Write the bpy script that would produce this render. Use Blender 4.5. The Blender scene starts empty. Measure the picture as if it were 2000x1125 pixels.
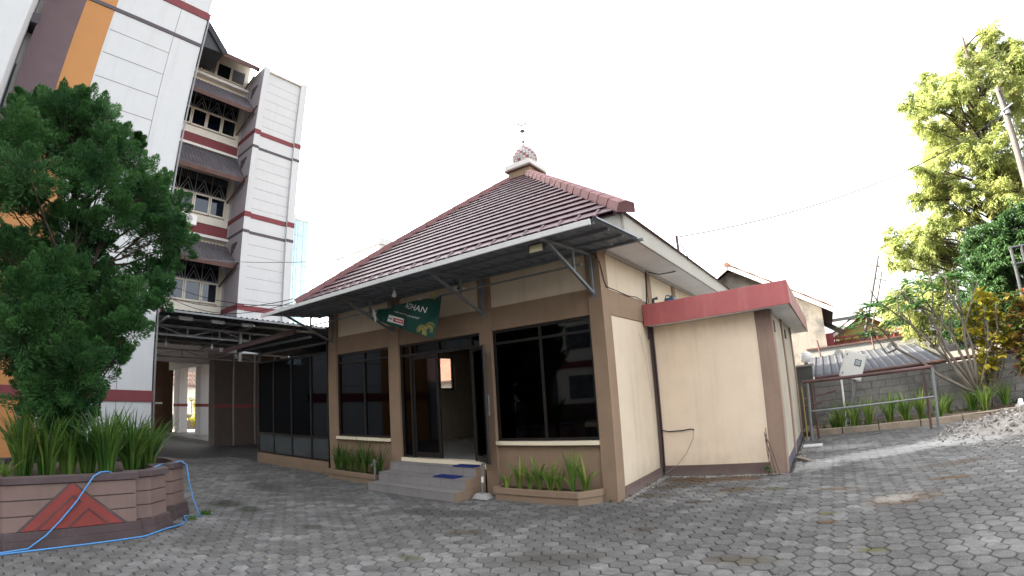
import bpy, bmesh, math, random
from mathutils import Vector, Matrix
random.seed(11)
sc = bpy.context.scene
C = sc.collection
rnd = random.uniform
# ------------------------------------------------------------------ camera
# ultra-wide phone lens with its natural barrel distortion: theta = s - 0.08 s^3, s = r / 17.21 mm
CAM = Vector((3.146, -6.969, 1.725)); YAW, PITCH, ROLL = -0.60877, 0.22061, -0.0620
def cam_axes():
    f = Vector((math.sin(YAW)*math.cos(PITCH), math.cos(YAW)*math.cos(PITCH), math.sin(PITCH)))
    r0 = Vector((math.cos(YAW), -math.sin(YAW), 0)); u0 = r0.cross(f)
    c, s = math.cos(ROLL), math.sin(ROLL)
    return c*r0+s*u0, -s*r0+c*u0, f
cr, cu, cf = cam_axes()
cd = bpy.data.cameras.new('camera'); cam = bpy.data.objects.new('camera', cd); C.objects.link(cam)
cam.matrix_world = Matrix(((cr.x, cu.x, -cf.x, CAM.x), (cr.y, cu.y, -cf.y, CAM.y), (cr.z, cu.z, -cf.z, CAM.z), (0, 0, 0, 1)))
cd.type = 'PANO'; cd.sensor_width = 36.0; cd.sensor_height = 20.25; cd.sensor_fit = 'HORIZONTAL'
cd.clip_start = 0.05; cd.clip_end = 2000
F = 956.13*0.018
for holder in (cd, getattr(cd, 'cycles', None)):
    if holder is None: continue
    for k, v in dict(panorama_type='FISHEYE_LENS_POLYNOMIAL', fisheye_fov=math.pi, fisheye_polynomial_k0=0.0, fisheye_polynomial_k1=-1/F,
                     fisheye_polynomial_k2=0.0, fisheye_polynomial_k3=0.08/F**3, fisheye_polynomial_k4=0.0).items():
        try: setattr(holder, k, v)
        except Exception: pass
sc.camera = cam
# ------------------------------------------------------------------ world, sun, exposure
SUN_EL, SUN_AZ = math.radians(31), math.radians(-104)      # azimuth from +y towards +x: low sun behind the office tower
w = bpy.data.worlds.new('World'); sc.world = w; w.use_nodes = True
nt = w.node_tree; nt.nodes.clear()
sky = nt.nodes.new('ShaderNodeTexSky'); sky.sky_type = 'NISHITA'; sky.sun_disc = False
sky.sun_elevation = SUN_EL; sky.sun_rotation = SUN_AZ; sky.air_density = 1.0; sky.dust_density = 6.0; sky.ozone_density = 1.0
hs = nt.nodes.new('ShaderNodeHueSaturation'); hs.inputs['Saturation'].default_value = 0.22    # thin bright overcast
bg = nt.nodes.new('ShaderNodeBackground'); bg.inputs['Strength'].default_value = 0.15
wo = nt.nodes.new('ShaderNodeOutputWorld')
nt.links.new(sky.outputs[0], hs.inputs['Color']); nt.links.new(hs.outputs[0], bg.inputs['Color']); nt.links.new(bg.outputs[0], wo.inputs['Surface'])
sl = bpy.data.lights.new('sun', 'SUN'); sl.energy = 3.8; sl.angle = math.radians(0.6); sl.color = (1.0, 0.90, 0.74)
so = bpy.data.objects.new('sun', sl); C.objects.link(so)
sd = Vector((math.sin(SUN_AZ)*math.cos(SUN_EL), math.cos(SUN_AZ)*math.cos(SUN_EL), math.sin(SUN_EL)))
so.rotation_euler = sd.to_track_quat('Z', 'Y').to_euler(); so.location = sd*60
vs = sc.view_settings; vs.view_transform = 'Standard'; vs.look = 'None'; vs.gamma = 1.0; vs.exposure = 3.05; vs.use_curve_mapping = False
sc.cycles.max_bounces = 8; sc.cycles.transparent_max_bounces = 24; sc.cycles.diffuse_bounces = 4
sc.cycles.use_denoising = True

# ------------------------------------------------------------------ helpers
ORG = {}
class MB:
    def __init__(s): s.v = []; s.f = []; s.t = []; s.m = []
    def add(s, vs, fs, tone=None, mi=0):
        b = len(s.v); s.v += [tuple(p) for p in vs]; s.f += [tuple(b+i for i in f) for f in fs]; s.m += [mi]*len(fs)
        if tone is not None: s.t += [tone]*len(vs)
        return s
    def box(s, x0, y0, z0, x1, y1, z1, tone=None, mi=0):
        return s.add([(x0,y0,z0),(x1,y0,z0),(x1,y1,z0),(x0,y1,z0),(x0,y0,z1),(x1,y0,z1),(x1,y1,z1),(x0,y1,z1)],
                     [(0,3,2,1),(4,5,6,7),(0,1,5,4),(1,2,6,5),(2,3,7,6),(3,0,4,7)], tone, mi)
    def bar(s, p0, p1, w, h=None, up=(0,0,1)):
        p0, p1 = Vector(p0), Vector(p1); h = h or w; d = (p1-p0).normalized(); u = Vector(up)
        if abs(d.dot(u)) > .98: u = Vector((1,0,0))
        a = d.cross(u).normalized()*w/2; b = a.cross(d).normalized()*h/2
        vs = [p+q for p in (p0, p1) for q in (-a-b, a-b, a+b, -a+b)]
        return s.add(vs, [(0,3,2,1),(4,5,6,7),(0,1,5,4),(1,2,6,5),(2,3,7,6),(3,0,4,7)])
    def tube(s, pts, r, n=8, r1=None):
        pts = [Vector(p) for p in pts]; N = len(pts); vs = []; fs = []
        u = None
        for i, p in enumerate(pts):
            d = (pts[min(i+1,N-1)]-pts[max(i-1,0)]).normalized()
            if u is None: u = d.orthogonal().normalized()
            else: u = (u-d*u.dot(d)); u = u.normalized() if u.length > 1e-6 else d.orthogonal().normalized()
            v = d.cross(u); rr = r if r1 is None else r+(r1-r)*i/max(1,N-1)
            for k in range(n):
                a = 2*math.pi*k/n; vs.append(p+u*math.cos(a)*rr+v*math.sin(a)*rr)
        for i in range(N-1):
            for k in range(n): fs.append((i*n+k, i*n+(k+1)%n, (i+1)*n+(k+1)%n, (i+1)*n+k))
        fs.append(tuple(reversed(range(n)))); fs.append(tuple((N-1)*n+k for k in range(n)))
        return s.add(vs, fs)
    def lathe(s, prof, c, n=24):
        vs = []; fs = []
        for r, z in prof:
            for k in range(n):
                a = 2*math.pi*k/n; vs.append((c[0]+r*math.cos(a), c[1]+r*math.sin(a), c[2]+z))
        for i in range(len(prof)-1):
            for k in range(n): fs.append((i*n+k, i*n+(k+1)%n, (i+1)*n+(k+1)%n, (i+1)*n+k))
        if prof[0][0] > 1e-4: fs.append(tuple(reversed(range(n))))
        if prof[-1][0] > 1e-4: fs.append(tuple((len(prof)-1)*n+k for k in range(n)))
        return s.add(vs, fs)
    def ext(s, poly, d):
        """extrude a planar polygon (3D points) by vector d"""
        n = len(poly); d = Vector(d); a = [Vector(p) for p in poly]
        nor = Vector((0,0,0))
        for i in range(n): nor += a[i].cross(a[(i+1) % n])
        if nor.dot(d) > 0: a.reverse()
        return s.add(a+[p+d for p in a], [tuple(range(n)), tuple(reversed(range(n, 2*n)))]+[((i+1) % n, i, n+i, n+(i+1) % n) for i in range(n)])
    def build(s, name, mat, parent=None, bev=0, smooth=False, org=None):
        o0 = Vector(org) if org is not None else (ORG[parent.name] if parent is not None else Vector((0,0,0)))
        me = bpy.data.meshes.new(name)
        me.from_pydata([(p[0]-o0.x, p[1]-o0.y, p[2]-o0.z) for p in s.v], [], s.f)
        if s.t:
            a = me.attributes.new('tone', 'FLOAT', 'POINT'); a.data.foreach_set('value', s.t)
        mats = mat if isinstance(mat, (list, tuple)) else [mat]
        for m in mats: me.materials.append(m)
        if len(mats) > 1: me.polygons.foreach_set('material_index', s.m)
        if bev:
            bm = bmesh.new(); bm.from_mesh(me)
            bmesh.ops.bevel(bm, geom=[e for e in bm.edges if len(e.link_faces) == 2 and e.calc_face_angle(0) > .6], offset=bev, segments=2, profile=.6, affect='EDGES', clamp_overlap=True)
            bm.to_mesh(me); bm.free()
        if smooth: me.polygons.foreach_set('use_smooth', [True]*len(me.polygons))
        me.update()
        return link(name, me, parent, o0 if parent is None else None, o0)
def link(name, me, parent, loc=None, o0=None):
    o = bpy.data.objects.new(name, me); C.objects.link(o)
    if parent is not None: o.parent = parent
    if loc is not None: o.location = loc
    ORG[o.name] = Vector(o0) if o0 is not None else Vector((0,0,0))
    return o
def tag(o, label, cat, group=None, kind=None):
    if label: o['label'] = label
    if cat: o['category'] = cat
    if group: o['group'] = group
    if kind: o['kind'] = kind
    return o
def thing(name, label, cat, loc, group=None):
    o = bpy.data.objects.new(name, None); C.objects.link(o); o.location = loc; o.empty_display_size = .2; ORG[o.name] = Vector(loc)
    return tag(o, label, cat, group)
def struct(o): o['kind'] = 'structure'; return o
def stuff(o): o['kind'] = 'stuff'; return o
def put(name, me, parent, loc, rot=None):
    """another part with shared mesh data; loc in world space"""
    o = bpy.data.objects.new(name, me); C.objects.link(o); o.parent = parent; o.location = Vector(loc)-ORG[parent.name]
    if rot is not None: o.rotation_euler = rot
    ORG[o.name] = Vector(loc)
    return o
def mesh_of(mb, name, mat, bev=0):
    o = mb.build(name, mat, None, bev); me = o.data; bpy.data.objects.remove(o); return me

# ------------------------------------------------------------------ materials
def _n(nt, t, **kw):
    n = nt.nodes.new(t)
    for k, v in kw.items():
        if k in n.inputs: n.inputs[k].default_value = v
        else: setattr(n, k, v)
    return n
def _mix(nt, fac, a, b, mode='MIX'):
    n = nt.nodes.new('ShaderNodeMix'); n.data_type = 'RGBA'; n.blend_type = mode
    for i, v in ((0, fac), (6, a), (7, b)):
        if hasattr(v, 'is_output') or hasattr(v, 'links'): nt.links.new(v, n.inputs[i])
        elif i == 0: n.inputs[0].default_value = v
        else: n.inputs[i].default_value = (*v[:3], 1)
    return n.outputs[2]
def _ramp(nt, src, a, b, c0=(0,0,0,1), c1=(1,1,1,1)):
    r = nt.nodes.new('ShaderNodeValToRGB'); r.color_ramp.elements[0].position = a; r.color_ramp.elements[1].position = b
    r.color_ramp.elements[0].color = (*c0[:3], 1); r.color_ramp.elements[1].color = (*c1[:3], 1)
    nt.links.new(src, r.inputs[0]); return r.outputs[0]
def _noise(nt, pos, scale, detail=5, rough=.6, stretch=None):
    if stretch:
        m = nt.nodes.new('ShaderNodeVectorMath'); m.operation = 'MULTIPLY'; nt.links.new(pos, m.inputs[0]); m.inputs[1].default_value = stretch; pos = m.outputs[0]
    n = _n(nt, 'ShaderNodeTexNoise', Scale=scale, Detail=detail, Roughness=rough); nt.links.new(pos, n.inputs['Vector']); return n.outputs[0]
def new_mat(name):
    m = bpy.data.materials.new(name); m.use_nodes = True; nt = m.node_tree; b = nt.nodes['Principled BSDF']
    g = nt.nodes.new('ShaderNodeNewGeometry'); return m, nt, b, g.outputs['Position']
def mat(name, col, rough=.85, var=.12, scale=2.5, fine=60., bump=.15, bd=.004, spec=.3, metal=0., streak=None, streak_amt=.3, spots=None, spots_amt=.4, tone=0., splash=None, top=None):
    m, nt, b, pos = new_mat(name)
    k = lambda f: tuple(min(1, c*f) for c in col)
    c = _mix(nt, _ramp(nt, _noise(nt, pos, scale), .3, .7), k(1-var), k(1+var))
    c = _mix(nt, _ramp(nt, _noise(nt, pos, fine, 3), .35, .65), c, _mix(nt, .5, c, k(1-var*1.5)))
    if streak: c = _mix(nt, _mix(nt, 1.0, _ramp(nt, _noise(nt, pos, 1.0, 6, .65, (5, 5, .28)), .52, .78), (streak_amt,)*3, 'MULTIPLY'), c, streak)
    if spots: c = _mix(nt, _mix(nt, 1.0, _ramp(nt, _noise(nt, pos, .9, 8, .7), .5, .66), (spots_amt,)*3, 'MULTIPLY'), c, spots)
    for zed, up in ((splash, False), (top, True)):          # dirt splashed up from the ground / grime washed down from the roof edge
        if not zed: continue
        sx = nt.nodes.new('ShaderNodeSeparateXYZ'); nt.links.new(pos, sx.inputs[0])
        mr = nt.nodes.new('ShaderNodeMapRange'); mr.inputs[1].default_value = zed[0]; mr.inputs[2].default_value = zed[1]; mr.inputs[3].default_value = 1. if not up else 0.; mr.inputs[4].default_value = 0. if not up else 1.; nt.links.new(sx.outputs['Z'], mr.inputs[0])
        ml = nt.nodes.new('ShaderNodeMath'); ml.operation = 'MULTIPLY'; nt.links.new(mr.outputs[0], ml.inputs[0]); nt.links.new(_noise(nt, pos, 5.0, 7, .7, (1,1,.45)), ml.inputs[1])
        c = _mix(nt, _mix(nt, 1., _ramp(nt, ml.outputs[0], .18, .62), (zed[2],)*3, 'MULTIPLY'), c, zed[3])
    if tone:
        a = nt.nodes.new('ShaderNodeAttribute'); a.attribute_name = 'tone'
        r = nt.nodes.new('ShaderNodeMapRange'); r.inputs[3].default_value = 1-tone; r.inputs[4].default_value = 1+tone; nt.links.new(a.outputs['Fac'], r.inputs[0])
        mul = nt.nodes.new('ShaderNodeVectorMath'); mul.operation = 'SCALE'; nt.links.new(c, mul.inputs[0]); nt.links.new(r.outputs[0], mul.inputs['Scale']); c = mul.outputs[0]
    nt.links.new(c, b.inputs['Base Color'])
    rr = nt.nodes.new('ShaderNodeMapRange'); nt.links.new(_noise(nt, pos, scale*4), rr.inputs[0]); rr.inputs[3].default_value = max(.02, rough-.12); rr.inputs[4].default_value = min(1, rough+.1); nt.links.new(rr.outputs[0], b.inputs['Roughness'])
    b.inputs['Specular IOR Level'].default_value = spec; b.inputs['Metallic'].default_value = metal
    if bump:
        bp = _n(nt, 'ShaderNodeBump', Strength=bump, Distance=bd); nt.links.new(_noise(nt, pos, fine, 4), bp.inputs['Height']); nt.links.new(bp.outputs[0], b.inputs['Normal'])
    return m
def leaf_mat(name, cols, trans=.35, rough=.5, patch=None):
    m, nt, b, pos = new_mat(name)
    a = nt.nodes.new('ShaderNodeAttribute'); a.attribute_name = 'tone'
    r = nt.nodes.new('ShaderNodeValToRGB'); nt.links.new(a.outputs['Fac'], r.inputs[0])
    while len(r.color_ramp.elements) < len(cols): r.color_ramp.elements.new(.5)
    for i, cc in enumerate(cols): r.color_ramp.elements[i].position = i/(len(cols)-1); r.color_ramp.elements[i].color = (*cc, 1)
    c = _mix(nt, .35, r.outputs[0], _mix(nt, _ramp(nt, _noise(nt, pos, 1.6), .35, .65), tuple(x*.6 for x in cols[0]), cols[-1]))
    nt.links.new(c, b.inputs['Base Color']); b.inputs['Roughness'].default_value = rough; b.inputs['Specular IOR Level'].default_value = .3
    t = nt.nodes.new('ShaderNodeBsdfTranslucent'); nt.links.new(c, t.inputs[0])
    mx = nt.nodes.new('ShaderNodeMixShader'); mx.inputs[0].default_value = trans
    nt.links.new(b.outputs[0], mx.inputs[1]); nt.links.new(t.outputs[0], mx.inputs[2]); nt.links.new(mx.outputs[0], nt.nodes['Material Output'].inputs[0])
    return m
def glass_mat(name, tint=(.018,.02,.024), refl=.42, rough=.02):
    m, nt, b, pos = new_mat(name); nt.nodes.remove(b)
    tr = nt.nodes.new('ShaderNodeBsdfTransparent'); tr.inputs[0].default_value = (*tint, 1)
    gl = nt.nodes.new('ShaderNodeBsdfGlossy'); gl.inputs['Roughness'].default_value = rough; gl.inputs[0].default_value = (refl*.95, refl, refl*1.08, 1)
    bp = _n(nt, 'ShaderNodeBump', Strength=.02, Distance=.02); nt.links.new(_noise(nt, pos, 1.3, 2), bp.inputs['Height']); nt.links.new(bp.outputs[0], gl.inputs['Normal'])
    fr = _n(nt, 'ShaderNodeFresnel', IOR=1.5); mx = nt.nodes.new('ShaderNodeMixShader')
    nt.links.new(fr.outputs[0], mx.inputs[0]); nt.links.new(tr.outputs[0], mx.inputs[1]); nt.links.new(gl.outputs[0], mx.inputs[2]); cl = nt.nodes.new('ShaderNodeBsdfTransparent'); gg = nt.nodes.new('ShaderNodeNewGeometry'); m2 = nt.nodes.new('ShaderNodeMixShader')
    nt.links.new(gg.outputs['Backfacing'], m2.inputs[0]); nt.links.new(mx.outputs[0], m2.inputs[1]); nt.links.new(cl.outputs[0], m2.inputs[2]); nt.links.new(m2.outputs[0], nt.nodes['Material Output'].inputs[0])
    return m
BROWN = mat('brown_paint', (.265,.182,.120), streak=(.14,.10,.07), streak_amt=.3, splash=(-.05,.55,.6,(.15,.12,.09)))
BROWN2 = mat('annex_brown_paint', (.32,.222,.168), streak=(.12,.09,.075), streak_amt=.4, spots=(.22,.15,.12), spots_amt=.35, splash=(0,.5,.6,(.16,.12,.10)), top=(2.0,2.85,.8,(.10,.07,.07)))
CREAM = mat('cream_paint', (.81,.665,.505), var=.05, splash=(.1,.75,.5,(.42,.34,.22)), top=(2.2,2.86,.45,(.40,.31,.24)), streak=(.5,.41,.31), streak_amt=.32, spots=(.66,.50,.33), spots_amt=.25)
CREAM2 = mat('side_cream_paint', (.63,.53,.40), var=.06, splash=(.1,.7,.5,(.34,.29,.2)), fine=90, bump=.3, streak=(.30,.25,.18), streak_amt=.3)
SKIRT = mat('skirting_paint', (.14,.095,.088), streak=(.07,.055,.05), streak_amt=.4, splash=(-.02,.2,.8,(.19,.17,.14)))
SILL = mat('sill_tile', (.78,.68,.50), var=.05, rough=.4)
WHITE = mat('white_wall_paint', (.49,.50,.50), var=.03, streak=(.38,.38,.36), streak_amt=.42)
WHITE2 = mat('aged_white_paint', (.60,.585,.55), var=.05, streak=(.38,.37,.35), streak_amt=.4)
SOFFIT = mat('soffit_board', (.80,.80,.80), var=.05, spots=(.45,.42,.38), spots_amt=.25)
FASCIA = mat('fascia_board', (.40,.38,.335), var=.06, streak=(.40,.36,.30), streak_amt=.4)
ORANGE = mat('orange_paint', (.40,.19,.068), var=.05, fine=30, streak=(.4,.19,.07), streak_amt=.2)
PURPLE = mat('plum_brown_paint', (.115,.082,.088), var=.08, fine=25)
REDB = mat('maroon_band_paint', (.17,.045,.05), var=.08, streak=(.14,.04,.045), streak_amt=.3)
GREYB = mat('grey_band_paint', (.085,.075,.085), var=.1)
TAUPE = mat('taupe_paint', (.075,.058,.05), var=.1, streak=(.04,.032,.028), streak_amt=.4)  # taupe darkened to hold the ground-floor wall's lack of light
REDF = mat('red_fascia_paint', (.43,.125,.122), var=.1, rough=.6, streak=(.52,.24,.235), streak_amt=.6, spots=(.36,.085,.085), spots_amt=.45)
REDFW = mat('weathered_red_fascia', (.36,.20,.17), var=.2, rough=.8, streak=(.12,.09,.08), streak_amt=.8)
TILE = mat('maroon_roof_tile', (.098,.046,.053), var=.3, scale=1.1, fine=18, rough=.55, spec=.45, spots=(.06,.035,.04), spots_amt=.6, tone=.05)
HIPCAP = mat('hip_cap_concrete', (.21,.105,.105), var=.2, fine=35, spots=(.18,.08,.075), spots_amt=.4)
DTILE = mat('dark_roof_tile', (.075,.066,.075), var=.3, fine=20, rough=.6, streak=(.12,.11,.11), streak_amt=.4)
OTILE = mat('clay_roof_tile', (.24,.095,.055), var=.3, fine=14, streak=(.12,.06,.05), streak_amt=.5)
WOOD = mat('brown_timber', (.10,.055,.046), var=.25, fine=25)
METAL = mat('galvanised_pipe', (.21,.22,.22), var=.2, rough=.5, metal=.35, spots=(.17,.16,.14), spots_amt=.5)
STEEL = mat('painted_grey_steel', (.19,.205,.215), var=.15, rough=.5, spec=.4, spots=(.12,.07,.05), spots_amt=.3)
DARKSTEEL = mat('dark_steel', (.05,.052,.056), var=.2, rough=.5, metal=.3)
SHEET = mat('grey_roof_sheet', (.20,.225,.26), var=.15, rough=.5, spec=.4, streak=(.12,.10,.09), streak_amt=.4)
SHEETL = mat('pale_roof_sheet', (.055,.058,.066), var=.15, rough=.85, spec=.04, streak=(.13,.12,.11), streak_amt=.4)
SHEETD = mat('dark_roof_sheet', (.035,.038,.043), var=.2, rough=.55)
GUTTER = mat('white_gutter', (.62,.62,.60), var=.08, rough=.5, streak=(.35,.32,.27), streak_amt=.5)
FRAME = mat('dark_aluminium_frame', (.015,.012,.010), var=.15, rough=.45, spec=.3, bump=0)
FRAMEW = mat('cream_window_frame', (.60,.56,.48), var=.08, rough=.5)
GLASS = glass_mat('tinted_glass'); GLASSB = glass_mat('blue_grey_glass', (.10,.13,.17), .9)
FROST = mat('frosted_glass', (.06,.068,.072), var=.3, scale=1.0, rough=.6, spec=.25, bump=0)
STEPT = mat('grey_step_tile', (.23,.215,.21), var=.12, rough=.55, spots=(.22,.21,.2), spots_amt=.3)
MATB = mat('blue_rubber_mat', (.018,.03,.16), var=.2, fine=160, bump=.6, bd=.006)
CONC = mat('concrete', (.33,.32,.30), var=.2, fine=30, bump=.4, spots=(.15,.15,.13), spots_amt=.5)
BLOCK = mat('concrete_block', (.21,.20,.185), var=.3, scale=1.2, fine=35, bump=.8, bd=.008, spots=(.075,.075,.07), spots_amt=.8, tone=.18)
BTILE = mat('brown_roof_tile', (.10,.055,.04), var=.3, fine=14)
LAMPG = mat('grey_lamp_housing', (.22,.22,.21), bump=0)
MORTAR = mat('mortar', (.12,.115,.105), var=.2, fine=40)
KERB = mat('weathered_kerb', (.30,.24,.18), var=.25, fine=25, bump=.6, bd=.01, spots=(.16,.14,.10), spots_amt=.6)
SOIL = mat('soil', (.085,.062,.042), var=.4, fine=25, bump=1., bd=.03, spots=(.17,.14,.10), spots_amt=.5)
PLANT1 = mat('planter_taupe', (.175,.118,.102), var=.12, spots=(.19,.15,.135), spots_amt=.25, streak=(.08,.06,.055), streak_amt=.4)
PLANT2 = mat('planter_trim', (.075,.052,.052), var=.15, spots=(.16,.15,.15), spots_amt=.3)
PLANTR = mat('planter_red', (.21,.045,.038), var=.15, streak=(.12,.03,.03), streak_amt=.4)
HOSE = mat('blue_hose', (.055,.22,.48), var=.1, rough=.35, spec=.5, bump=0)
CABLE = mat('black_cable', (.015,.015,.016), var=.1, rough=.6, bump=0)
PALEW = mat('pale_wire', (.25,.25,.25), var=.1, bump=0)
BARK = mat('bark', (.06,.042,.032), var=.35, scale=6, fine=40, bump=1., bd=.02, streak=(.11,.09,.07), streak_amt=.5)
BARKG = mat('grey_bark', (.17,.145,.115), var=.25, scale=5, fine=30, bump=.7, bd=.01)
PLASTW = mat('white_plastic', (.72,.72,.68), var=.05, rough=.35, spec=.5, bump=0)
PLASTB = mat('blue_plastic', (.03,.10,.17), var=.1, rough=.4, bump=0)
RUST = mat('rusty_pipe', (.10,.055,.05), var=.3, fine=30, rough=.7, spots=(.2,.1,.07), spots_amt=.5)
RUBBLE = mat('rubble', (.28,.26,.235), var=.25, scale=8, fine=50, bump=.6, tone=.35)
GREYWALL = mat('weathered_render', (.27,.245,.21), var=.12, streak=(.13,.125,.12), streak_amt=.6, spots=(.07,.07,.07), spots_amt=.75)
YELLOW = mat('yellow_paint', (.36,.29,.10), var=.08)
REDP = mat('bright_red_paint', (.22,.05,.05), var=.1)
FLOORT = mat('floor_tile', (.36,.35,.33), var=.06, rough=.2, spec=.5, bump=0)
INNER = mat('interior_paint', (.30,.28,.25), var=.08)
POLEC = mat('utility_pole_concrete', (.085,.077,.07), var=.15, fine=25, spots=(.05,.047,.045), spots_amt=.5)
GOLDP = mat('gold_print', (.30,.26,.08), var=.15, bump=0); INKW = mat('white_print', (.75,.75,.72), var=.03, bump=0); INKR = mat('red_print', (.55,.04,.06), var=.05, bump=0); INKK = mat('black_print', (.02,.02,.02), bump=0)
CLOTH = mat('green_banner_cloth', (.005,.055,.04), var=.25, scale=1.5, rough=.6, fine=200)
LENS = mat('dark_lens', (.01,.01,.012), rough=.1, spec=.6, bump=0); LAMPF = mat('lamp_glass', (.55,.50,.32), rough=.2, bump=0, spec=.5); GLOBE = mat('opal_globe', (.85,.85,.83), var=.02, rough=.25, bump=0, spec=.5)
DOMEW = mat('dome_tile_white', (.46,.44,.42), var=.05, rough=.35, bump=0); DOMER = mat('dome_tile_red', (.30,.07,.075), var=.15, rough=.35, bump=0); GROUT = mat('dome_grout', (.16,.14,.13), bump=0)
JUN = leaf_mat('juniper_foliage', [(.009,.040,.014),(.022,.085,.024),(.052,.155,.038),(.105,.225,.058)], .25, .6)
TREEL = leaf_mat('sunlit_tree_leaf', [(.12,.18,.06),(.26,.33,.09),(.43,.46,.15),(.55,.55,.24)], .5)
DARKL = leaf_mat('deep_green_leaf', [(.022,.06,.022),(.045,.105,.035),(.09,.16,.05)], .35)
SWORD = leaf_mat('sword_leaf', [(.014,.055,.012),(.032,.105,.018),(.065,.165,.025),(.18,.22,.045)], .35, .4)
SWORDB = leaf_mat('bright_sword_leaf', [(.04,.12,.025),(.09,.21,.035),(.18,.31,.05),(.36,.38,.09)], .35, .4)
FRANL = leaf_mat('frangipani_leaf', [(.05,.14,.04),(.09,.22,.06),(.17,.31,.09)], .35, .4)
CROTL = leaf_mat('croton_leaf', [(.22,.18,.03),(.16,.26,.04),(.50,.40,.04),(.70,.56,.07)], .3, .35)
CROTR = leaf_mat('red_croton_leaf', [(.06,.16,.04),(.10,.24,.05),(.50,.38,.06),(.36,.05,.05)], .3, .35)
def paver_mat():
    m, nt, b, pos = new_mat('hexagonal_paver')
    a = nt.nodes.new('ShaderNodeAttribute'); a.attribute_name = 'tone'
    c = _ramp(nt, a.outputs['Fac'], 0., 1., (.092,.090,.087), (.205,.200,.192))
    c = _mix(nt, _ramp(nt, _noise(nt, pos, .7, 6), .4, .65), c, _mix(nt, .55, c, (.08,.079,.079)))
    c = _mix(nt, _ramp(nt, _noise(nt, pos, .35, 7, .7), .42, .62), c, _mix(nt, .45, c, (.06,.055,.048)))
    c = _mix(nt, _ramp(nt, _noise(nt, pos, 9, 6), .45, .7), c, _mix(nt, .6, c, (.052,.049,.045)))
    c = _mix(nt, _ramp(nt, _noise(nt, pos, 55, 3), .6, .72), c, (.24,.235,.225))
    n1 = _noise(nt, pos, 4.5, 8, .78)
    def mask(cx, cy, rx, ry, rot=0., soft=.55):
        mp = nt.nodes.new('ShaderNodeMapping'); mp.vector_type = 'TEXTURE'; mp.inputs['Location'].default_value = (cx, cy, 0); mp.inputs['Rotation'].default_value = (0, 0, rot); mp.inputs['Scale'].default_value = (rx, ry, 50); nt.links.new(pos, mp.inputs[0])
        ln = nt.nodes.new('ShaderNodeVectorMath'); ln.operation = 'LENGTH'; nt.links.new(mp.outputs[0], ln.inputs[0])
        ad = nt.nodes.new('ShaderNodeMath'); ad.operation = 'MULTIPLY_ADD'; nt.links.new(n1, ad.inputs[0]); ad.inputs[1].default_value = 1.6; nt.links.new(ln.outputs['Value'], ad.inputs[2])
        hf = nt.nodes.new('ShaderNodeMath'); hf.operation = 'MULTIPLY'; nt.links.new(ad.outputs[0], hf.inputs[0]); hf.inputs[1].default_value = .5
        return _ramp(nt, hf.outputs[0], .62, .86, (1,1,1), (0,0,0))
    RUSTM = (.10,.055,.02); MOSS = (.085,.082,.015)
    for cx, cy, rx, ry, rot, col in [(.75,1.75,.75,.40,0,RUSTM),(1.5,1.75,.45,.25,0,(.115,.055,.017)),(.5,1.2,.5,.3,.6,(.06,.046,.03)),(2.97,-.57,.16,.10,0,MOSS),(2.97,-.95,.16,.10,0,RUSTM),(3.85,-.05,.65,.32,.35,RUSTM),(3.1,.7,.4,.12,0,RUSTM),(2.2,.9,.2,.1,0,MOSS),(1.2,.1,.3,.1,.3,(.055,.036,.025)),
                                   (.9,-1.3,.22,.12,.2,(.055,.036,.025)),(-5.6,-3.4,.5,.35,0,(.018,.02,.009)),(-4.9,-3.3,.4,.25,0,(.018,.024,.009)),(3.4,-1.9,.2,.1,0,MOSS),(4.6,.9,.5,.12,0,RUSTM),(-3.1,-3.2,.35,.2,.4,(.03,.03,.02)),(-1.2,-2.2,.4,.16,.4,(.06,.046,.03)),(5.5,-.4,.4,.15,0,(.05,.05,.03)),(.4,-2.6,.9,.25,.5,(.06,.055,.048)),(2.2,-2.2,.5,.16,0,(.07,.055,.035)),(4.9,1.9,.8,.2,.2,(.08,.06,.04)),(1.6,.9,.5,.2,.2,(.09,.06,.03)),(-2.2,-1.5,1.1,.3,.3,(.055,.05,.044)),(-6.8,-2.0,1.2,.4,0,(.05,.048,.045)),(.35,.5,.3,.25,0,(.07,.055,.035)),(-1.0,-3.3,.25,.12,0,(.055,.06,.02))]:
        c = _mix(nt, mask(cx, cy, rx, ry, rot), c, _mix(nt, .35, col, c))
    for cx, cy, rx, ry, rot, amt in [(3.8,-.0,.42,.24,.35,.34),(4.0,3.5,1.9,.62,.40,.55),(2.6,2.7,.9,.7,.5,.45),(5.6,4.2,1.3,.9,.3,.5),(3.2,4.6,1.0,.5,.1,.3),(.9,2.0,.25,.12,0,.5)]:
        c = _mix(nt, _mix(nt, 1., mask(cx, cy, rx, ry, rot), (amt,)*3, 'MULTIPLY'), c, (.46,.45,.425))
    nt.links.new(c, b.inputs['Base Color']); b.inputs['Roughness'].default_value = .9; b.inputs['Specular IOR Level'].default_value = .15
    bp = _n(nt, 'ShaderNodeBump', Strength=.6, Distance=.006); nt.links.new(_noise(nt, pos, 45, 5), bp.inputs['Height']); nt.links.new(bp.outputs[0], b.inputs['Normal'])
    return m
PAVER = paver_mat()
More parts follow.
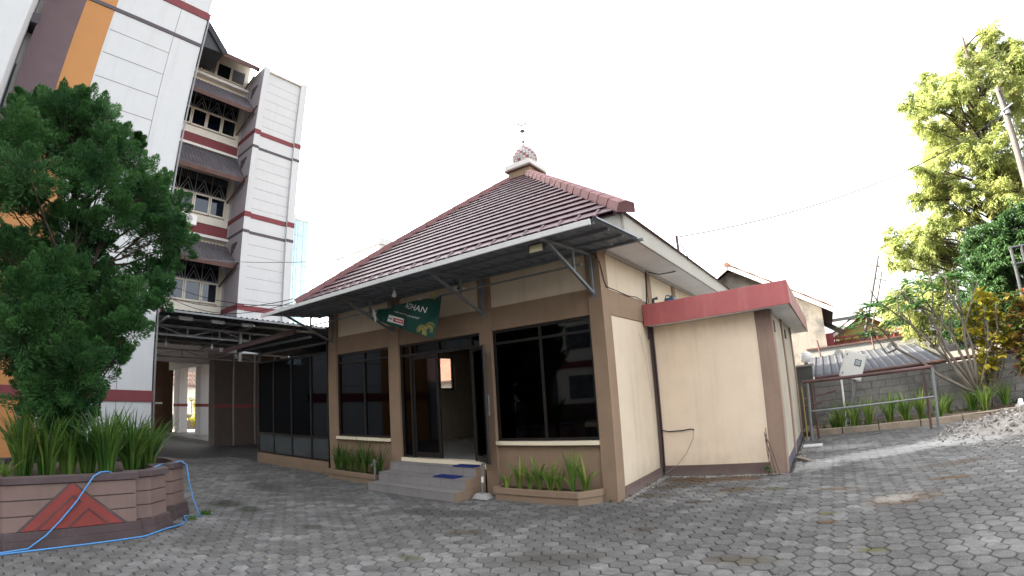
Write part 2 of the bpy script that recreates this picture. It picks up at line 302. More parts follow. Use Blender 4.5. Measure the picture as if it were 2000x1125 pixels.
# ------------------------------------------------------------------ measured crown positions
JUNIPER = [(-5.99, -7.09, 6.26, 0.45), (-5.53, -6.74, 6.12, 0.46), (-5.8, -6.47, 6.38, 0.44), (-5.44, -6.16, 6.12, 0.43), (-5.41, -7.27, 5.38, 0.51), (-6.25, -6.76, 5.91, 0.62), (-6.33, -6.23, 5.95, 0.65), (-5.09, -5.84, 5.55, 0.43), (-5.96, -5.38, 5.98, 0.34), (-6.0, -7.33, 5.09, 0.56), (-4.86, -6.95, 4.72, 0.43), (-5.64, -7.14, 4.51, 0.46), (-5.1, -5.97, 4.99, 0.51), (-5.64, -5.44, 5.23, 0.55), (-5.39, -5.05, 5.18, 0.41), (-6.12, -4.64, 5.26, 0.43), (-5.4, -6.32, 5.22, 0.39), (-5.05, -5.61, 4.47, 0.38), (-5.57, -5.0, 4.58, 0.49), (-5.24, -4.73, 4.5, 0.4), (-5.34, -7.06, 3.78, 0.41), (-6.25, -6.73, 3.85, 0.42), (-5.21, -6.19, 4.39, 0.33), (-5.46, -5.94, 4.14, 0.42), (-5.9, -6.3, 3.64, 0.47), (-6.3, -5.94, 3.69, 0.53), (-5.05, -6.67, 3.16, 0.39), (-5.64, -4.8, 3.87, 0.41), (-5.27, -4.78, 3.44, 0.33), (-5.03, -5.16, 3.25, 0.37), (-5.28, -5.47, 3.13, 0.36), (-4.97, -5.22, 2.78, 0.33), (-5.76, -5.48, 2.87, 0.4), (-5.15, -5.35, 2.48, 0.23), (-5.68, -5.94, 2.97, 0.52), (-4.95, -6.44, 2.85, 0.43), (-5.03, -6.68, 2.56, 0.4), (-6.2, -6.83, 2.35, 0.35), (-6.15, -6.95, 2.95, 0.45), (-6.02, -6.16, 2.47, 0.53), (-4.9, -5.9, 2.23, 0.36), (-5.7, -6.34, 2.07, 0.37), (-5.41, -6.03, 1.88, 0.41), (-5.9, -5.71, 1.82, 0.27), (-5.59, -4.47, 4.42, 0.28), (-5.77, -4.56, 4.08, 0.3), (-5.82, -7.25, 6.36, 0.25), (-5.47, -6.52, 6.53, 0.21), (-5.47, -6.82, 6.38, 0.21), (-4.99, -6.14, 6.1, 0.23), (-5.33, -5.52, 5.99, 0.16)]
BIGTREE = [(12.98, 14.32, 13.99, 0.35), (12.53, 14.13, 13.46, 0.4), (12.83, 14.48, 13.24, 0.35), (11.36, 13.65, 12.89, 0.41), (10.47, 12.32, 11.94, 0.35), (11.82, 14.14, 12.67, 0.44), (12.97, 14.41, 12.83, 0.46), (13.56, 14.25, 12.87, 0.46), (13.09, 13.38, 12.04, 0.38), (12.78, 13.76, 12.07, 0.44), (11.22, 12.45, 11.23, 0.61), (12.47, 14.06, 11.77, 0.66), (11.12, 13.39, 11.5, 0.42), (10.13, 12.64, 11.3, 0.53), (9.97, 12.06, 10.7, 0.39), (9.57, 14.12, 12.15, 0.51), (9.41, 14.47, 11.86, 0.51), (8.06, 12.13, 10.59, 0.43), (8.82, 13.98, 11.18, 0.47), (9.38, 12.97, 11.09, 0.48), (8.97, 12.29, 10.37, 0.38), (9.75, 12.66, 10.46, 0.52), (10.65, 13.9, 10.81, 0.42), (11.15, 14.17, 10.82, 0.32), (10.76, 12.01, 9.84, 0.39), (9.95, 13.5, 10.31, 0.41), (8.09, 12.02, 9.67, 0.37), (8.75, 13.77, 10.12, 0.35), (8.89, 12.76, 9.71, 0.39), (9.39, 14.19, 9.83, 0.62), (10.12, 14.45, 9.89, 0.63), (10.15, 13.21, 9.18, 0.52), (9.13, 14.5, 9.56, 0.54), (9.2, 12.71, 8.76, 0.57), (9.62, 12.1, 8.33, 0.49), (8.92, 13.46, 8.75, 0.44), (7.72, 11.98, 7.96, 0.36), (8.32, 12.41, 8.04, 0.37), (10.94, 12.96, 9.95, 0.4), (11.2, 13.49, 9.56, 0.36), (10.64, 12.31, 8.39, 0.57), (10.53, 12.01, 7.87, 0.56), (12.62, 14.16, 11.22, 0.52), (12.25, 12.72, 10.39, 0.41), (12.73, 14.39, 10.32, 0.44), (12.47, 14.23, 9.37, 0.38), (10.46, 12.88, 7.81, 0.58), (11.18, 13.1, 7.69, 0.52), (8.11, 13.25, 8.25, 0.46), (8.27, 13.57, 7.73, 0.58), (9.05, 13.45, 7.77, 0.58), (9.74, 13.35, 7.57, 0.58), (10.55, 13.51, 7.55, 0.67), (11.6, 14.35, 7.61, 0.7), (7.55, 13.22, 7.22, 0.33), (7.95, 13.02, 7.23, 0.33), (8.79, 13.77, 7.39, 0.46), (9.09, 12.52, 6.86, 0.44), (9.96, 12.68, 6.66, 0.56), (11.35, 14.44, 7.04, 0.54), (8.69, 13.25, 6.65, 0.47), (9.47, 13.33, 6.45, 0.38), (7.61, 11.93, 5.95, 0.46), (6.37, 12.98, 6.07, 0.36), (7.03, 13.41, 6.04, 0.49), (7.2, 11.95, 5.6, 0.52), (8.18, 13.5, 6.04, 0.57), (8.8, 13.54, 6.02, 0.5), (6.09, 12.06, 5.3, 0.34), (6.78, 13.53, 5.29, 0.44), (7.24, 13.11, 5.42, 0.48), (7.96, 13.67, 5.5, 0.57), (7.35, 12.82, 4.82, 0.36), (8.13, 13.74, 5.01, 0.38), (8.68, 13.82, 5.29, 0.46), (6.28, 11.96, 4.66, 0.19), (5.77, 12.06, 3.57, 0.47), (6.62, 13.66, 4.0, 0.51), (6.18, 14.4, 3.18, 0.43), (6.64, 12.55, 3.11, 0.52), (7.34, 13.09, 3.42, 0.54), (7.89, 13.44, 3.93, 0.51), (7.2, 12.73, 3.95, 0.44), (5.49, 12.85, 3.52, 0.31), (7.51, 12.71, 2.81, 0.58), (6.43, 12.86, 2.63, 0.44), (13.49, 13.45, 10.98, 0.68), (13.1, 12.68, 9.15, 0.77), (12.16, 12.88, 7.87, 0.75), (13.4, 13.91, 7.59, 0.79), (11.41, 11.97, 6.0, 0.7)]
DARKTREE = [(8.79, 11.01, 5.08, 0.57), (9.46, 11.28, 5.19, 0.52), (9.71, 10.6, 5.05, 0.5), (9.79, 10.46, 5.49, 0.44), (8.6, 11.39, 4.66, 0.51), (8.86, 10.48, 4.59, 0.49), (9.22, 10.4, 4.42, 0.43), (8.3, 10.8, 4.06, 0.49), (8.97, 11.22, 4.19, 0.51), (8.95, 10.26, 3.88, 0.42), (8.49, 10.62, 3.6, 0.49), (8.86, 10.63, 3.54, 0.49), (9.83, 11.43, 4.16, 0.52), (9.82, 10.8, 4.63, 0.44), (9.27, 11.47, 3.25, 0.45), (8.43, 10.37, 3.24, 0.42), (9.44, 10.64, 3.53, 0.45), (8.27, 11.14, 3.51, 0.33), (7.98, 11.52, 3.12, 0.46), (8.39, 10.82, 2.8, 0.49), (8.88, 10.46, 2.68, 0.48), (7.69, 10.29, 2.4, 0.39), (7.37, 10.95, 2.34, 0.4), (10.24, 10.41, 4.78, 0.58), (10.58, 11.39, 3.79, 0.66), (10.06, 11.44, 2.91, 0.61)]
FRANGI = [[(6.75, 7.7, 0.56), (5.93, 7.65, 1.1), (5.46, 7.59, 1.58), (4.98, 7.54, 1.93), (4.68, 7.49, 2.47), (4.32, 7.44, 2.69), (3.93, 7.38, 2.63)], [(6.75, 7.7, 0.61), (6.34, 7.66, 1.25), (5.94, 7.61, 1.84), (5.49, 7.57, 2.4), (5.19, 7.52, 2.88), (5.2, 7.48, 3.32)], [(6.79, 7.7, 0.65), (6.65, 7.76, 1.41), (6.46, 7.82, 2.09), (6.14, 7.88, 2.7), (5.93, 7.95, 3.2), (5.9, 8.01, 3.61)], [(6.85, 7.7, 0.75), (6.73, 7.74, 1.62), (6.79, 7.77, 2.52), (6.6, 7.81, 3.11), (6.52, 7.84, 3.53)], [(6.83, 7.7, 0.75), (6.9, 7.78, 1.6), (6.82, 7.85, 2.26), (7.22, 7.93, 3.02), (7.45, 8.01, 3.38)], [(6.79, 7.7, 0.71), (6.25, 7.65, 1.69), (6.0, 7.6, 2.48), (6.15, 7.55, 3.32)], [(6.75, 7.7, 0.56), (6.36, 7.61, 1.14), (6.04, 7.51, 1.93), (6.24, 7.42, 2.58), (6.46, 7.33, 3.23)], [(5.51, 7.7, 2.41), (4.99, 7.6, 2.96), (4.69, 7.49, 3.2)], [(5.0, 7.7, 1.93), (4.7, 7.85, 1.86), (4.51, 7.99, 2.31)], [(6.11, 7.7, 2.69), (5.48, 7.59, 3.08), (5.41, 7.47, 3.48)], [(6.78, 7.7, 2.52), (6.76, 7.62, 3.13), (6.79, 7.55, 3.44)], [(6.02, 7.7, 2.49), (5.79, 7.66, 2.9), (5.56, 7.62, 3.13)], [(6.91, 7.7, 0.56), (7.24, 7.67, 1.48), (7.58, 7.65, 2.07), (7.66, 7.62, 2.7)], [(7.3, 7.7, 1.6), (7.33, 7.65, 2.11), (7.34, 7.61, 2.63)]]
FRANGI_TIPS = [(3.97, 8.04, 2.68), (4.28, 7.42, 2.83), (4.44, 7.3, 3.02), (4.75, 8.05, 3.26), (5.28, 8.0, 3.37), (5.0, 8.09, 3.08), (5.44, 7.65, 3.5), (5.91, 8.06, 3.62), (5.65, 8.04, 3.24), (6.14, 7.48, 3.35), (6.53, 7.9, 3.53), (4.52, 7.97, 2.38), (6.86, 7.83, 3.48), (5.05, 7.72, 2.48), (4.15, 7.53, 2.41), (5.94, 7.57, 3.06), (5.44, 7.48, 2.94), (4.77, 7.35, 2.63)]
CROTON = [(7.44, 8.04, 2.99), (7.65, 7.91, 2.87), (7.13, 8.12, 2.72), (7.36, 7.82, 2.58), (7.77, 8.16, 2.48), (7.17, 8.08, 2.3), (7.51, 8.17, 2.18), (7.89, 8.16, 2.06), (6.91, 8.16, 2.22), (7.23, 8.03, 1.95), (7.48, 7.81, 1.84), (7.8, 8.1, 1.67), (7.17, 7.87, 1.49), (7.49, 7.92, 1.38), (7.23, 8.07, 1.16), (7.76, 8.01, 2.33), (7.92, 7.97, 1.84), (7.22, 8.18, 0.89)]
CROTON2 = [(8.2, 7.54, 2.6), (8.32, 7.44, 2.44), (7.96, 7.4, 2.31), (8.26, 7.64, 2.15), (7.99, 7.49, 1.99), (8.31, 7.61, 1.82), (8.03, 7.44, 1.66), (8.06, 7.38, 2.8), (8.12, 7.51, 1.34), (7.98, 7.63, 1.36), (8.36, 7.37, 2.17), (8.53, 7.62, 2.81), (8.01, 7.67, 1.11)]
BEDCLUMPS = [(3.28, 6.07), (3.63, 6.52), (4.0, 6.87), (4.52, 7.07), (4.91, 7.15), (5.3, 7.22), (3.11, 6.95), (6.1, 8.06), (6.72, 7.91), (6.94, 7.54), (7.54, 7.86), (5.74, 7.07)]
# ------------------------------------------------------------------ ground and paved yard
g = MB().add([(-400,-400,-.06),(400,-400,-.06),(400,400,-.06),(-400,400,-.06)], [(0,1,2,3)]).build('ground', SOIL); struct(g)
yd = MB().box(-30,-14,-.055,14,8.5,-.014).build('paved_yard', mat('joint_sand', (.045,.042,.038), fine=30, bump=.8)); struct(yd)
PF = .193                                             # paver flat-to-flat pitch
def hex_mesh(cx, cy, z, tilt, tone, mb, gap=.006, ch=.007):
    R = (PF/2-gap)/math.cos(math.pi/6)
    tx, ty = tilt
    P = lambda r, k, dz: (cx+r*math.cos(k*math.pi/3), cy+r*math.sin(k*math.pi/3), z+dz+tx*r*math.cos(k*math.pi/3)+ty*r*math.sin(k*math.pi/3))
    vs = [P(R-ch, k, 0) for k in range(6)]+[P(R, k, -ch) for k in range(6)]+[P(R, k, -.03) for k in range(6)]
    fs = [(0,1,2,3,4,5)]+[(k, 6+k, 6+(k+1)%6, (k+1)%6) for k in range(6)]+[(6+k, 12+k, 12+(k+1)%6, 6+(k+1)%6) for k in range(6)]
    mb.add(vs, fs, tone)
cells = []
dx = PF*math.cos(math.pi/6)
for i in range(int(22.6/dx)):
    for j in range(int(16/PF)):
        x = -13.6+i*dx; y = -8.9+j*PF+(PF/2 if i % 2 else 0)
        if -7.75 < x < .05 and y > .02: continue
        if x <= -7.75 and y > -.02: continue
        if -.1 < x < 2.32 and y > 2.06: continue
        if x > 2.3 and y > 6.95: continue
        if -6.9 < x < -4.3 and -7.3 < y < -4.6 : continue
        d = Vector((x-CAM.x, y-CAM.y)); a = d.angle(Vector((cf.x, cf.y)))
        if d.length > 1.6 and a > 1.35: continue
        if d.length <= 1.6: continue
        cells.append((d.length if a < 1.0 and d.length > 2.9 else 99+d.length, x, y))
cells.sort()
PV = []
for k in range(36):
    mb = MB(); hex_mesh(0, 0, 0, (rnd(-.012,.012), rnd(-.012,.012)), rnd(.15,.95), mb, rnd(.004,.008), rnd(.004,.009)); PV.append(mesh_of(mb, 'paver', PAVER))
rest = MB()
for n, (d, x, y) in enumerate(cells):
    z = rnd(-.004,.003)-.001
    if n < 300: put('paver', random.choice(PV), yd, (x+rnd(-.002,.002), y+rnd(-.002,.002), z))
    else: hex_mesh(x, y, z, (rnd(-.012,.012), rnd(-.012,.012)), rnd(.1,1.), rest, rnd(.004,.008))
stuff(rest.build('paver_field', PAVER, yd))
lot = MB().box(-30,-9,-.013,-13.5,8,-.004).build('driveway', mat('driveway_concrete', (.045,.044,.043), fine=30, bump=.5)); struct(lot)
wk = MB().box(-31,1.3,-.05,-18.0,8,.15).build('walkway', mat('walkway_concrete', (.11,.105,.10), fine=30, bump=.5), bev=.02); struct(wk)

# ------------------------------------------------------------------ prayer hall
HALL = thing('prayer_hall', 'small brown and cream prayer hall with maroon hipped roof and little dome', 'building', (-3.7,3.9,0))
for x0, x1 in ((-7.43,-7.10),(-5.09,-4.76),(-2.52,-2.25),(-.2475,0)):
    MB().box(x0,0,-.05,x1,.3,4.02).build('column', BROWN, HALL, bev=.006)
for nm, x0, x1 in (('a',-7.10,-5.09),('b',-2.25,-.2475)):
    MB().box(x0,.06,-.05,x1,.2,.89).build('dado_wall', BROWN, HALL)
    mb = MB(); xs = [x0, x0+.33*(x1-x0), x1] if nm == 'b' else [x0, x0+.55*(x1-x0), x1]
    for a, b in zip(xs[:-1], xs[1:]): mb.box(a+.001,-.03,.885,b-.001,.19,.95)
    mb.build('window_sill', SILL, HALL, bev=.004)
for x0, x1 in ((-7.10,-5.09),(-4.76,-2.52),(-2.25,-.2475)):
    MB().box(x0,.03,2.93,x1,.2,3.35).build('beam', BROWN, HALL, bev=.004)
    MB().box(x0,.07,3.352,x1,.2,4.02).build('wall_panel', CREAM2, HALL)
def window(name, x0, x1, z0, z1, mulls, tr, parent, y=.10, axis='x', fmat=FRAME, gmat=GLASS):
    """aluminium window: frame mesh with one child per pane"""
    Bx = (lambda mb, a0, b0, c0, a1, b1, c1: mb.box(a0, b0, c0, a1, b1, c1)) if axis == 'x' else (lambda mb, a0, b0, c0, a1, b1, c1: mb.box(b0, a0, c0, b1, a1, c1))
    f = MB(); t = .045
    Bx(f, x0, y-.04, z0, x1, y+.04, z0+t); Bx(f, x0, y-.04, z1-t, x1, y+.04, z1); Bx(f, x0, y-.039, z0, x0+t, y+.039, z1); Bx(f, x1-t, y-.039, z0, x1, y+.039, z1)
    for m in mulls: Bx(f, m-t/2, y-.038, z0, m+t/2, y+.038, z1)
    if tr: Bx(f, x0, y-.037, tr-t/2, x1, y+.037, tr+t/2)
    fo = f.build(name, fmat, parent, bev=.004)
    xs = [x0]+list(mulls)+[x1]; zs = [z0]+([tr] if tr else [])+[z1]
    for a, b in zip(xs[:-1], xs[1:]):
        for c, d in zip(zs[:-1], zs[1:]):
            q = MB(); Bx(q, a+.018, y-.006, c+.018, b-.018, y+.006, d-.018); q.build('pane', gmat, fo)
    return fo
window('window', -7.09, -5.10, .955, 2.925, [-6.04], 2.71, HALL)
window('window', -2.245, -.255, .955, 2.925, [-1.245], 2.69, HALL)
# door group
MB().box(-4.76,-.02,.44,-2.52,.2,.572).build('threshold', SILL, HALL, bev=.005)
f = MB(); t = .05
for x in (-4.735,-4.44,-3.64,-2.78,-2.545): f.box(x-.025,.05,.575,x+.025,.15,2.925) if x in (-4.735,-4.44,-2.545) else f.box(x-.022,.055,2.70,x+.022,.145,2.925)
f.box(-4.76,.052,2.885,-2.52,.148,2.926); f.box(-4.76,.053,2.665,-2.52,.147,2.72); f.box(-2.80,.051,.575,-2.75,.149,2.7)
f.box(-4.71,.054,.575,-4.465,.146,.62)
dfr = f.build('door_frame', FRAME, HALL, bev=.004)
for a, b in ((-4.71,-4.465),(-4.415,-3.66),(-3.615,-2.80),(-2.755,-2.57)): MB().box(a,.094,2.715,b,.106,2.89).build('pane', GLASS, dfr)
MB().box(-4.71,.094,.62,-4.465,.106,2.67).build('pane', GLASS, dfr)
MB().box(-2.755,.094,.6,-2.565,.106,2.67).build('pane', GLASS, dfr)
def leaf(name, p0, p1, z0, z1, hand):
    """door leaf between two plan points"""
    p0, p1 = Vector((*p0, 0)), Vector((*p1, 0)); d = (p1-p0); L = d.length; d.normalize(); n = Vector((-d.y, d.x, 0))
    def bx(mb, a, b, c, e, th):
        vs = [p0+d*s+n*q+Vector((0,0,z)) for z in (c, e) for s, q in ((a,-th),(b,-th),(b,th),(a,th))]
        mb.add(vs, [(0,3,2,1),(4,5,6,7),(0,1,5,4),(1,2,6,5),(2,3,7,6),(3,0,4,7)])
    mb = MB(); s = .075
    bx(mb, 0, s, z0, z1, .02); bx(mb, L-s, L, z0, z1, .02); bx(mb, s, L-s, z0, z0+.10, .0195); bx(mb, s, L-s, z1-s, z1, .0195)
    o = mb.build(name, FRAME, HALL, bev=.004)
    mb = MB(); bx(mb, s-.01, L-s+.01, z0+.09, z1-s+.01, .005); mb.build('pane', GLASS, o)
    mb = MB(); q = p0+d*(L-.04)
    mb.tube([q+n*.055+Vector((0,0,1.42)), q+n*.055+Vector((0,0,1.78))], .011); mb.tube([q+Vector((0,0,1.45)), q+n*.055+Vector((0,0,1.45))], .008); mb.tube([q+Vector((0,0,1.75)), q+n*.055+Vector((0,0,1.75))], .008)
    mb.build('handle', METAL, o)
    mb = MB()
    pass
    for z in (z0+.3, z1-.4): MB().tube([p0+Vector((0,0,z)), p0+Vector((0,0,z+.1))], .014).build('hinge', METAL, o)
leaf('door_leaf', (-4.43,.10), (-3.655,.085), .59, 2.665, 1)
leaf('door_leaf', (-2.765,.07), (-2.17,-.32), .585, 2.655, -1)
# walls, interior
MB().box(-.2,.3,-.05,-.03,8.1,4.02).build('side_wall', CREAM2, HALL)
mb = MB(); mb.box(-7.4,.3,-.05,-7.24,3.3,4.02); mb.box(-7.4,4.5,-.05,-7.24,8.1,4.02); mb.box(-7.4,3.3,-.05,-7.24,4.5,2.05); mb.box(-7.4,3.3,3.05,-7.24,4.5,4.02); mb.build('side_wall', CREAM2, HALL)
MB().box(-7.24,7.9,-.05,-.2,8.08,4.0).build('rear_wall', CREAM2, HALL)
window('window', 3.3, 4.5, 2.05, 3.05, [3.9], None, HALL, y=-7.32, axis='y', gmat=glass_mat('clear_glass', (.9,.92,.92)))
MB().box(-7.24,.2,.40,-.2,7.9,.555).build('floor', FLOORT, HALL)
MB().box(-7.24,.2,3.36,-.2,7.9,3.40).build('ceiling', INNER, HALL)
MB().box(-.06,.25,2.93,-.008,8.1,3.35).build('side_beam', BROWN, HALL, bev=.004)
for y in (2.26, 4.0, 6.0): MB().box(-.06,y,.0 if y < 2.2 else 2.6,-.002,y+.22,4.018).build('pilaster', BROWN, HALL, bev=.004)
MB().box(-.06,.3,-.05,.012,2.1,.17).build('skirting', SKIRT, HALL, bev=.004)
MB().box(-.04,.3,3.96,.03,8.1,4.016).build('cornice', FASCIA, HALL, bev=.01)
# eaves
mb = MB(); mb.box(-8.0,-.36,4.02,.62,.28,4.05); mb.box(-.18,.28,4.021,.62,8.5,4.051); mb.box(-8.0,.28,4.021,-7.24,8.5,4.051); mb.build('soffit', SOFFIT, HALL)
MB().box(.62,-.38,3.99,.66,8.6,4.33).build('fascia_board', FASCIA, HALL, bev=.004)
MB().box(-8.05,-.40,4.0,.618,-.36,4.30).build('fascia_board', FASCIA, HALL, bev=.004)
# roof
EX0, EX1, EY0, EY1, EZ = -8.14, .72, -.44, 8.42, 4.33
AX, AY, AZ = -3.76, 3.99, 8.05
ro = MB().add([(EX0,EY0,EZ-.03),(EX1,EY0,EZ-.03),(EX1,EY1,EZ-.03),(EX0,EY1,EZ-.03),(AX,AY,AZ-.04)], [(0,1,4),(1,2,4),(2,3,4),(3,0,4),(3,2,1,0)]).build('roof', TILE, HALL)
NC = 21; TW = .34
run = AY-EY0; sl_ = math.hypot(run, AZ-EZ)
def roof_pt(x, t, h):          # t = 0 eave .. 1 apex on the front slope; h above the slope
    y = EY0+run*t; z = EZ+(AZ-EZ)*t
    return (x, y-h*(AZ-EZ)/sl_, z+h*run/sl_)
def hip(t): return EX0+(AX-EX0)*t+.02, EX1-(EX1-AX)*t-.02
share = {}
prof = [(0,.0),(.04,.003),(.3,.0035),(.7,.0025),(.96,.002),(1.0,.0)]
for cidx in range(NC):
    t0 = cidx/NC-.004; t1 = (cidx+1)/NC+.012
    if t0 > .915: break
    lo, hi = hip(max(0,t0)); n = int((hi-lo)/TW)+2; x = AX-(n/2)*TW+(cidx % 2)*.04
    for k in range(n+1):
        a, b = x+k*TW, x+(k+1)*TW
        if b < lo+.03 or a > hi-.03: continue
        tn = rnd(.0, 1.)
        inside = a > hip(t1)[0]+.05 and b < hip(t1)[1]-.05
        mb = MB(); vs = []
        for (t, hh) in ((t0, .046), (t1, .0)):
            l2, h2 = hip(t)
            for s, pz in prof:
                xx = min(max(a+(b-a)*s, l2), h2); vs.append(roof_pt(xx, t, pz+hh))
        m = len(prof)
        l2, h2 = hip(t0)
        for tt, hq in ((t0, .030), (t0+.014, .027)):
            for s, pz in prof:
                xx = min(max(a+(b-a)*s, l2), h2); vs.append(roof_pt(xx, tt, hq+pz))
        fs = [(i, i+1, m+i+1, m+i) for i in range(m-1)]+[(2*m+i, 2*m+i+1, i+1, i) for i in range(m-1)]+[(3*m+i, 3*m+i+1, 2*m+i+1, 2*m+i) for i in range(m-1)]
        mb.add(vs, fs, tn); mb.build('roof_tile', TILE, ro)
# eave end pieces hanging over the gutter line
mb = MB()
for k in range(26):
    x = EX0+.15+k*TW; mb.tube([roof_pt(x+.085,-.012,.012), roof_pt(x+.085,.03,.02)], .042, 8)
stuff(mb.build('eave_tile_ends', TILE, ro))
# hip caps
for sgn, xe in ((1, EX1), (-1, EX0)):
    p0 = Vector((xe+.04*sgn, EY0-.04, EZ+.02)); p1 = Vector((AX+.38*sgn, AY-.38, AZ-.30))
    d = (p1-p0); NN = 15; side = Vector((sgn, 1, 0)).normalized(); nrm = d.normalized().cross(side); nrm = nrm if nrm.z > 0 else -nrm
    for k in range(NN):
        a = p0+d*(k/NN-.004); b = p0+d*((k+1)/NN+.010); w0, w1 = (.150, .138)
        vs = []
        for p, ww, lift in ((a, w0, .010), (b, w1, .0)):
            for s, q in ((-1,-.055),(-.82,.06),(0,.092),(.82,.06),(1,-.055)): vs.append(p+side*s*ww+nrm*(q+lift))
            for s, q in ((1,-.09),(-1,-.09)): vs.append(p+side*s*ww+nrm*(q+lift))
        mb = MB().add(vs, [(i, (i+1) % 7, 7+(i+1) % 7, 7+i) for i in range(7)]+[tuple(range(6,-1,-1)), tuple(range(7,14))]); mb.build('hip_cap', HIPCAP, ro, bev=.006)
# dome on its plinth
dm = MB().box(AX-.36,AY-.36,7.55,AX+.36,AY+.36,8.0).build('dome', BROWN, HALL, bev=.01)
MB().box(AX-.44,AY-.44,8.0,AX+.44,AY+.44,8.06).build('plinth_slab', mat('plinth_edge', (.2,.15,.13)), dm, bev=.008)
MB().box(AX-.43,AY-.43,8.061,AX+.43,AY+.43,8.20).build('plinth_slab', WHITE2, dm, bev=.008)
NS, NRG = 28, 11; prof_d = []
for i in range(NRG+1):
    t = i/NRG; z = .78*t; r = .385*math.sin(math.pi*(.30+.70*t)**1.12)**.9 if t < 1 else .012
    prof_d.append((max(.012, r if t < .98 else .02), z))
mb = MB(); gr = []
for i in range(NRG):
    for k in range(NS):
        r0, z0 = prof_d[i]; r1, z1 = prof_d[i+1]; g0 = .06
        def pp(u, v):
            a = 2*math.pi*(k+u)/NS; r = r0+(r1-r0)*v+.004; return (AX+r*math.cos(a), AY+r*math.sin(a), 8.20+z0+(z1-z0)*v)
        kk = k % 14; ch = abs(kk-7)+i
        mb.add([pp(g0,g0),pp(1-g0,g0),pp(1-g0,1-g0),pp(g0,1-g0)], [(0,1,2,3)], None, 1 if ch % 4 == 1 else 0)
MB().lathe(prof_d, (AX,AY,8.20), NS).build('dome_shell', GROUT, dm)
stuff(mb.build('dome_tiling', [DOMEW, DOMER], dm))
mb = MB().tube([(AX,AY,8.88),(AX,AY,9.62)], .018, 8, .012); mb.lathe([(.0,-.035),(.04,-.02),(.055,0),(.04,.02),(0,.035)], (AX,AY,9.05), 12); mb.lathe([(.0,-.06),(.06,-.03),(.085,0),(.06,.03),(0,.06)], (AX,AY,9.42), 12)
fin = mb.build('finial', METAL, dm)
pts = []
mb = MB(); ax = Vector((.85,.5,0)).normalized()
ring = [Vector((AX,AY,9.80))+ax*(.16*math.sin(a))+Vector((0,0,.17*math.cos(a))) for a in [math.radians(q) for q in range(28, 333, 12)]]
for i in range(len(ring)-1):
    tt = math.sin(math.pi*(i+.5)/(len(ring)-1)); mb.tube([ring[i], ring[i+1]], .008+.014*tt, 6)
mb.build('crescent', METAL, dm)
MB().tube([(.45,3.35,4.40),(.45,3.35,4.92)], .03).build('wire_mast', RUST, HALL); 

# ------------------------------------------------------------------ awning on brackets
AW = thing('metal_awning', 'long grey corrugated metal awning on pipe brackets along the hall front', 'awning', (-3.6,-.8,3.8))
def sheet(mb, x0, x1, zf, y0, y1, pitch=.24, h=.035, th=.0, tone=None):
    """trapezoidal ribs running along y, zf(y) gives the height"""
    xs = []; n = int(round((x1-x0)/pitch))
    for k in range(n):
        b = x0+k*(x1-x0)/n; p = (x1-x0)/n; xs += [(b,0),(b+p*.62,0),(b+p*.72,h),(b+p*.90,h)]
    xs.append((x1,0)); vs = []
    for y in (y0, y1):
        for x, q in xs: vs.append((x, y, zf(y)+q))
    m = len(xs); mb.add(vs, [(i, i+1, m+i+1, m+i) for i in range(m-1)])
    return mb
zf = lambda y: 3.86+.10*(y+1.57)/1.6
xe = -8.0
for k in range(10):
    x1 = min(xe+.95, .74)
    sheet(MB(), xe-.02, x1+.02, (lambda y, kk=k: zf(y)+.002*(kk % 2)), -1.56, .02).build('roof_sheet', SHEET, AW); xe = x1
MB().box(-7.98,-1.60,3.795,.665,-1.565,3.875).build('gutter', GUTTER, AW, bev=.006)
for y in (-1.5,-1.05,-.55,-.06): MB().box(-7.8,y-.02,zf(y)-.045,.82 if y > -.2 else .68,y+.02,zf(y)-.004).build('purlin', STEEL, AW)
for x in (-7.26,-4.92,-2.38,-.13):
    mb = MB(); br = MB()
    br.bar((x,-.03,3.24),(x,-.03,3.93),.045); br.bar((x,-.03,3.90),(x,-1.52,3.80),.045); br.bar((x,-.05,3.27),(x,-1.36,3.80),.045); br.bar((x,-.62,3.50),(x,-.62,3.86),.04)
    bo = br.build('bracket', STEEL, AW, bev=.004)
    MB().box(x-.05,-.012,3.60,x+.05,.0,3.80).build('mounting_plate', STEEL, bo); MB().box(x-.05,-.012,3.2,x+.05,.0,3.32).build('mounting_plate', STEEL, bo)
MB().tube([(-7.5,-.6,3.61),(.0,-.6,3.60)], .018).build('tie_rod', METAL, AW)

# ------------------------------------------------------------------ annex
ANX = thing('toilet_annex', 'cream flat-roofed annex with thick red fascia beside the prayer hall', 'building', (1.2,4.5,0))
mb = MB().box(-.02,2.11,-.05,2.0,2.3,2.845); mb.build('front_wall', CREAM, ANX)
MB().box(1.9975,2.105,-.05,2.2903,2.4,2.846).build('corner_post', BROWN2, ANX, bev=.006)
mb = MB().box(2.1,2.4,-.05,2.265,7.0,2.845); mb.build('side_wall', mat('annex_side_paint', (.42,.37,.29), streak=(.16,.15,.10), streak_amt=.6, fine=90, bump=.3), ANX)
for y in (4.15, 6.72): MB().box(2.1,y,-.05,2.30,y+.22,2.84).build('side_post', BROWN2, ANX, bev=.005)
MB().box(0,6.9,-.05,2.2,7.0,2.8).build('rear_wall', CREAM, ANX)
MB().box(.03,2.095,-.05,1.9975,2.12,.20).build('skirting', SKIRT, ANX, bev=.004)
MB().box(2.2,2.41,-.05,2.285,6.7,.16).build('skirting', mat('blue_grey_skirting', (.10,.09,.11)), ANX, bev=.004)
MB().box(-.02,2.09,-.02,.07,2.16,2.85).build('corner_pilaster', SKIRT, ANX)
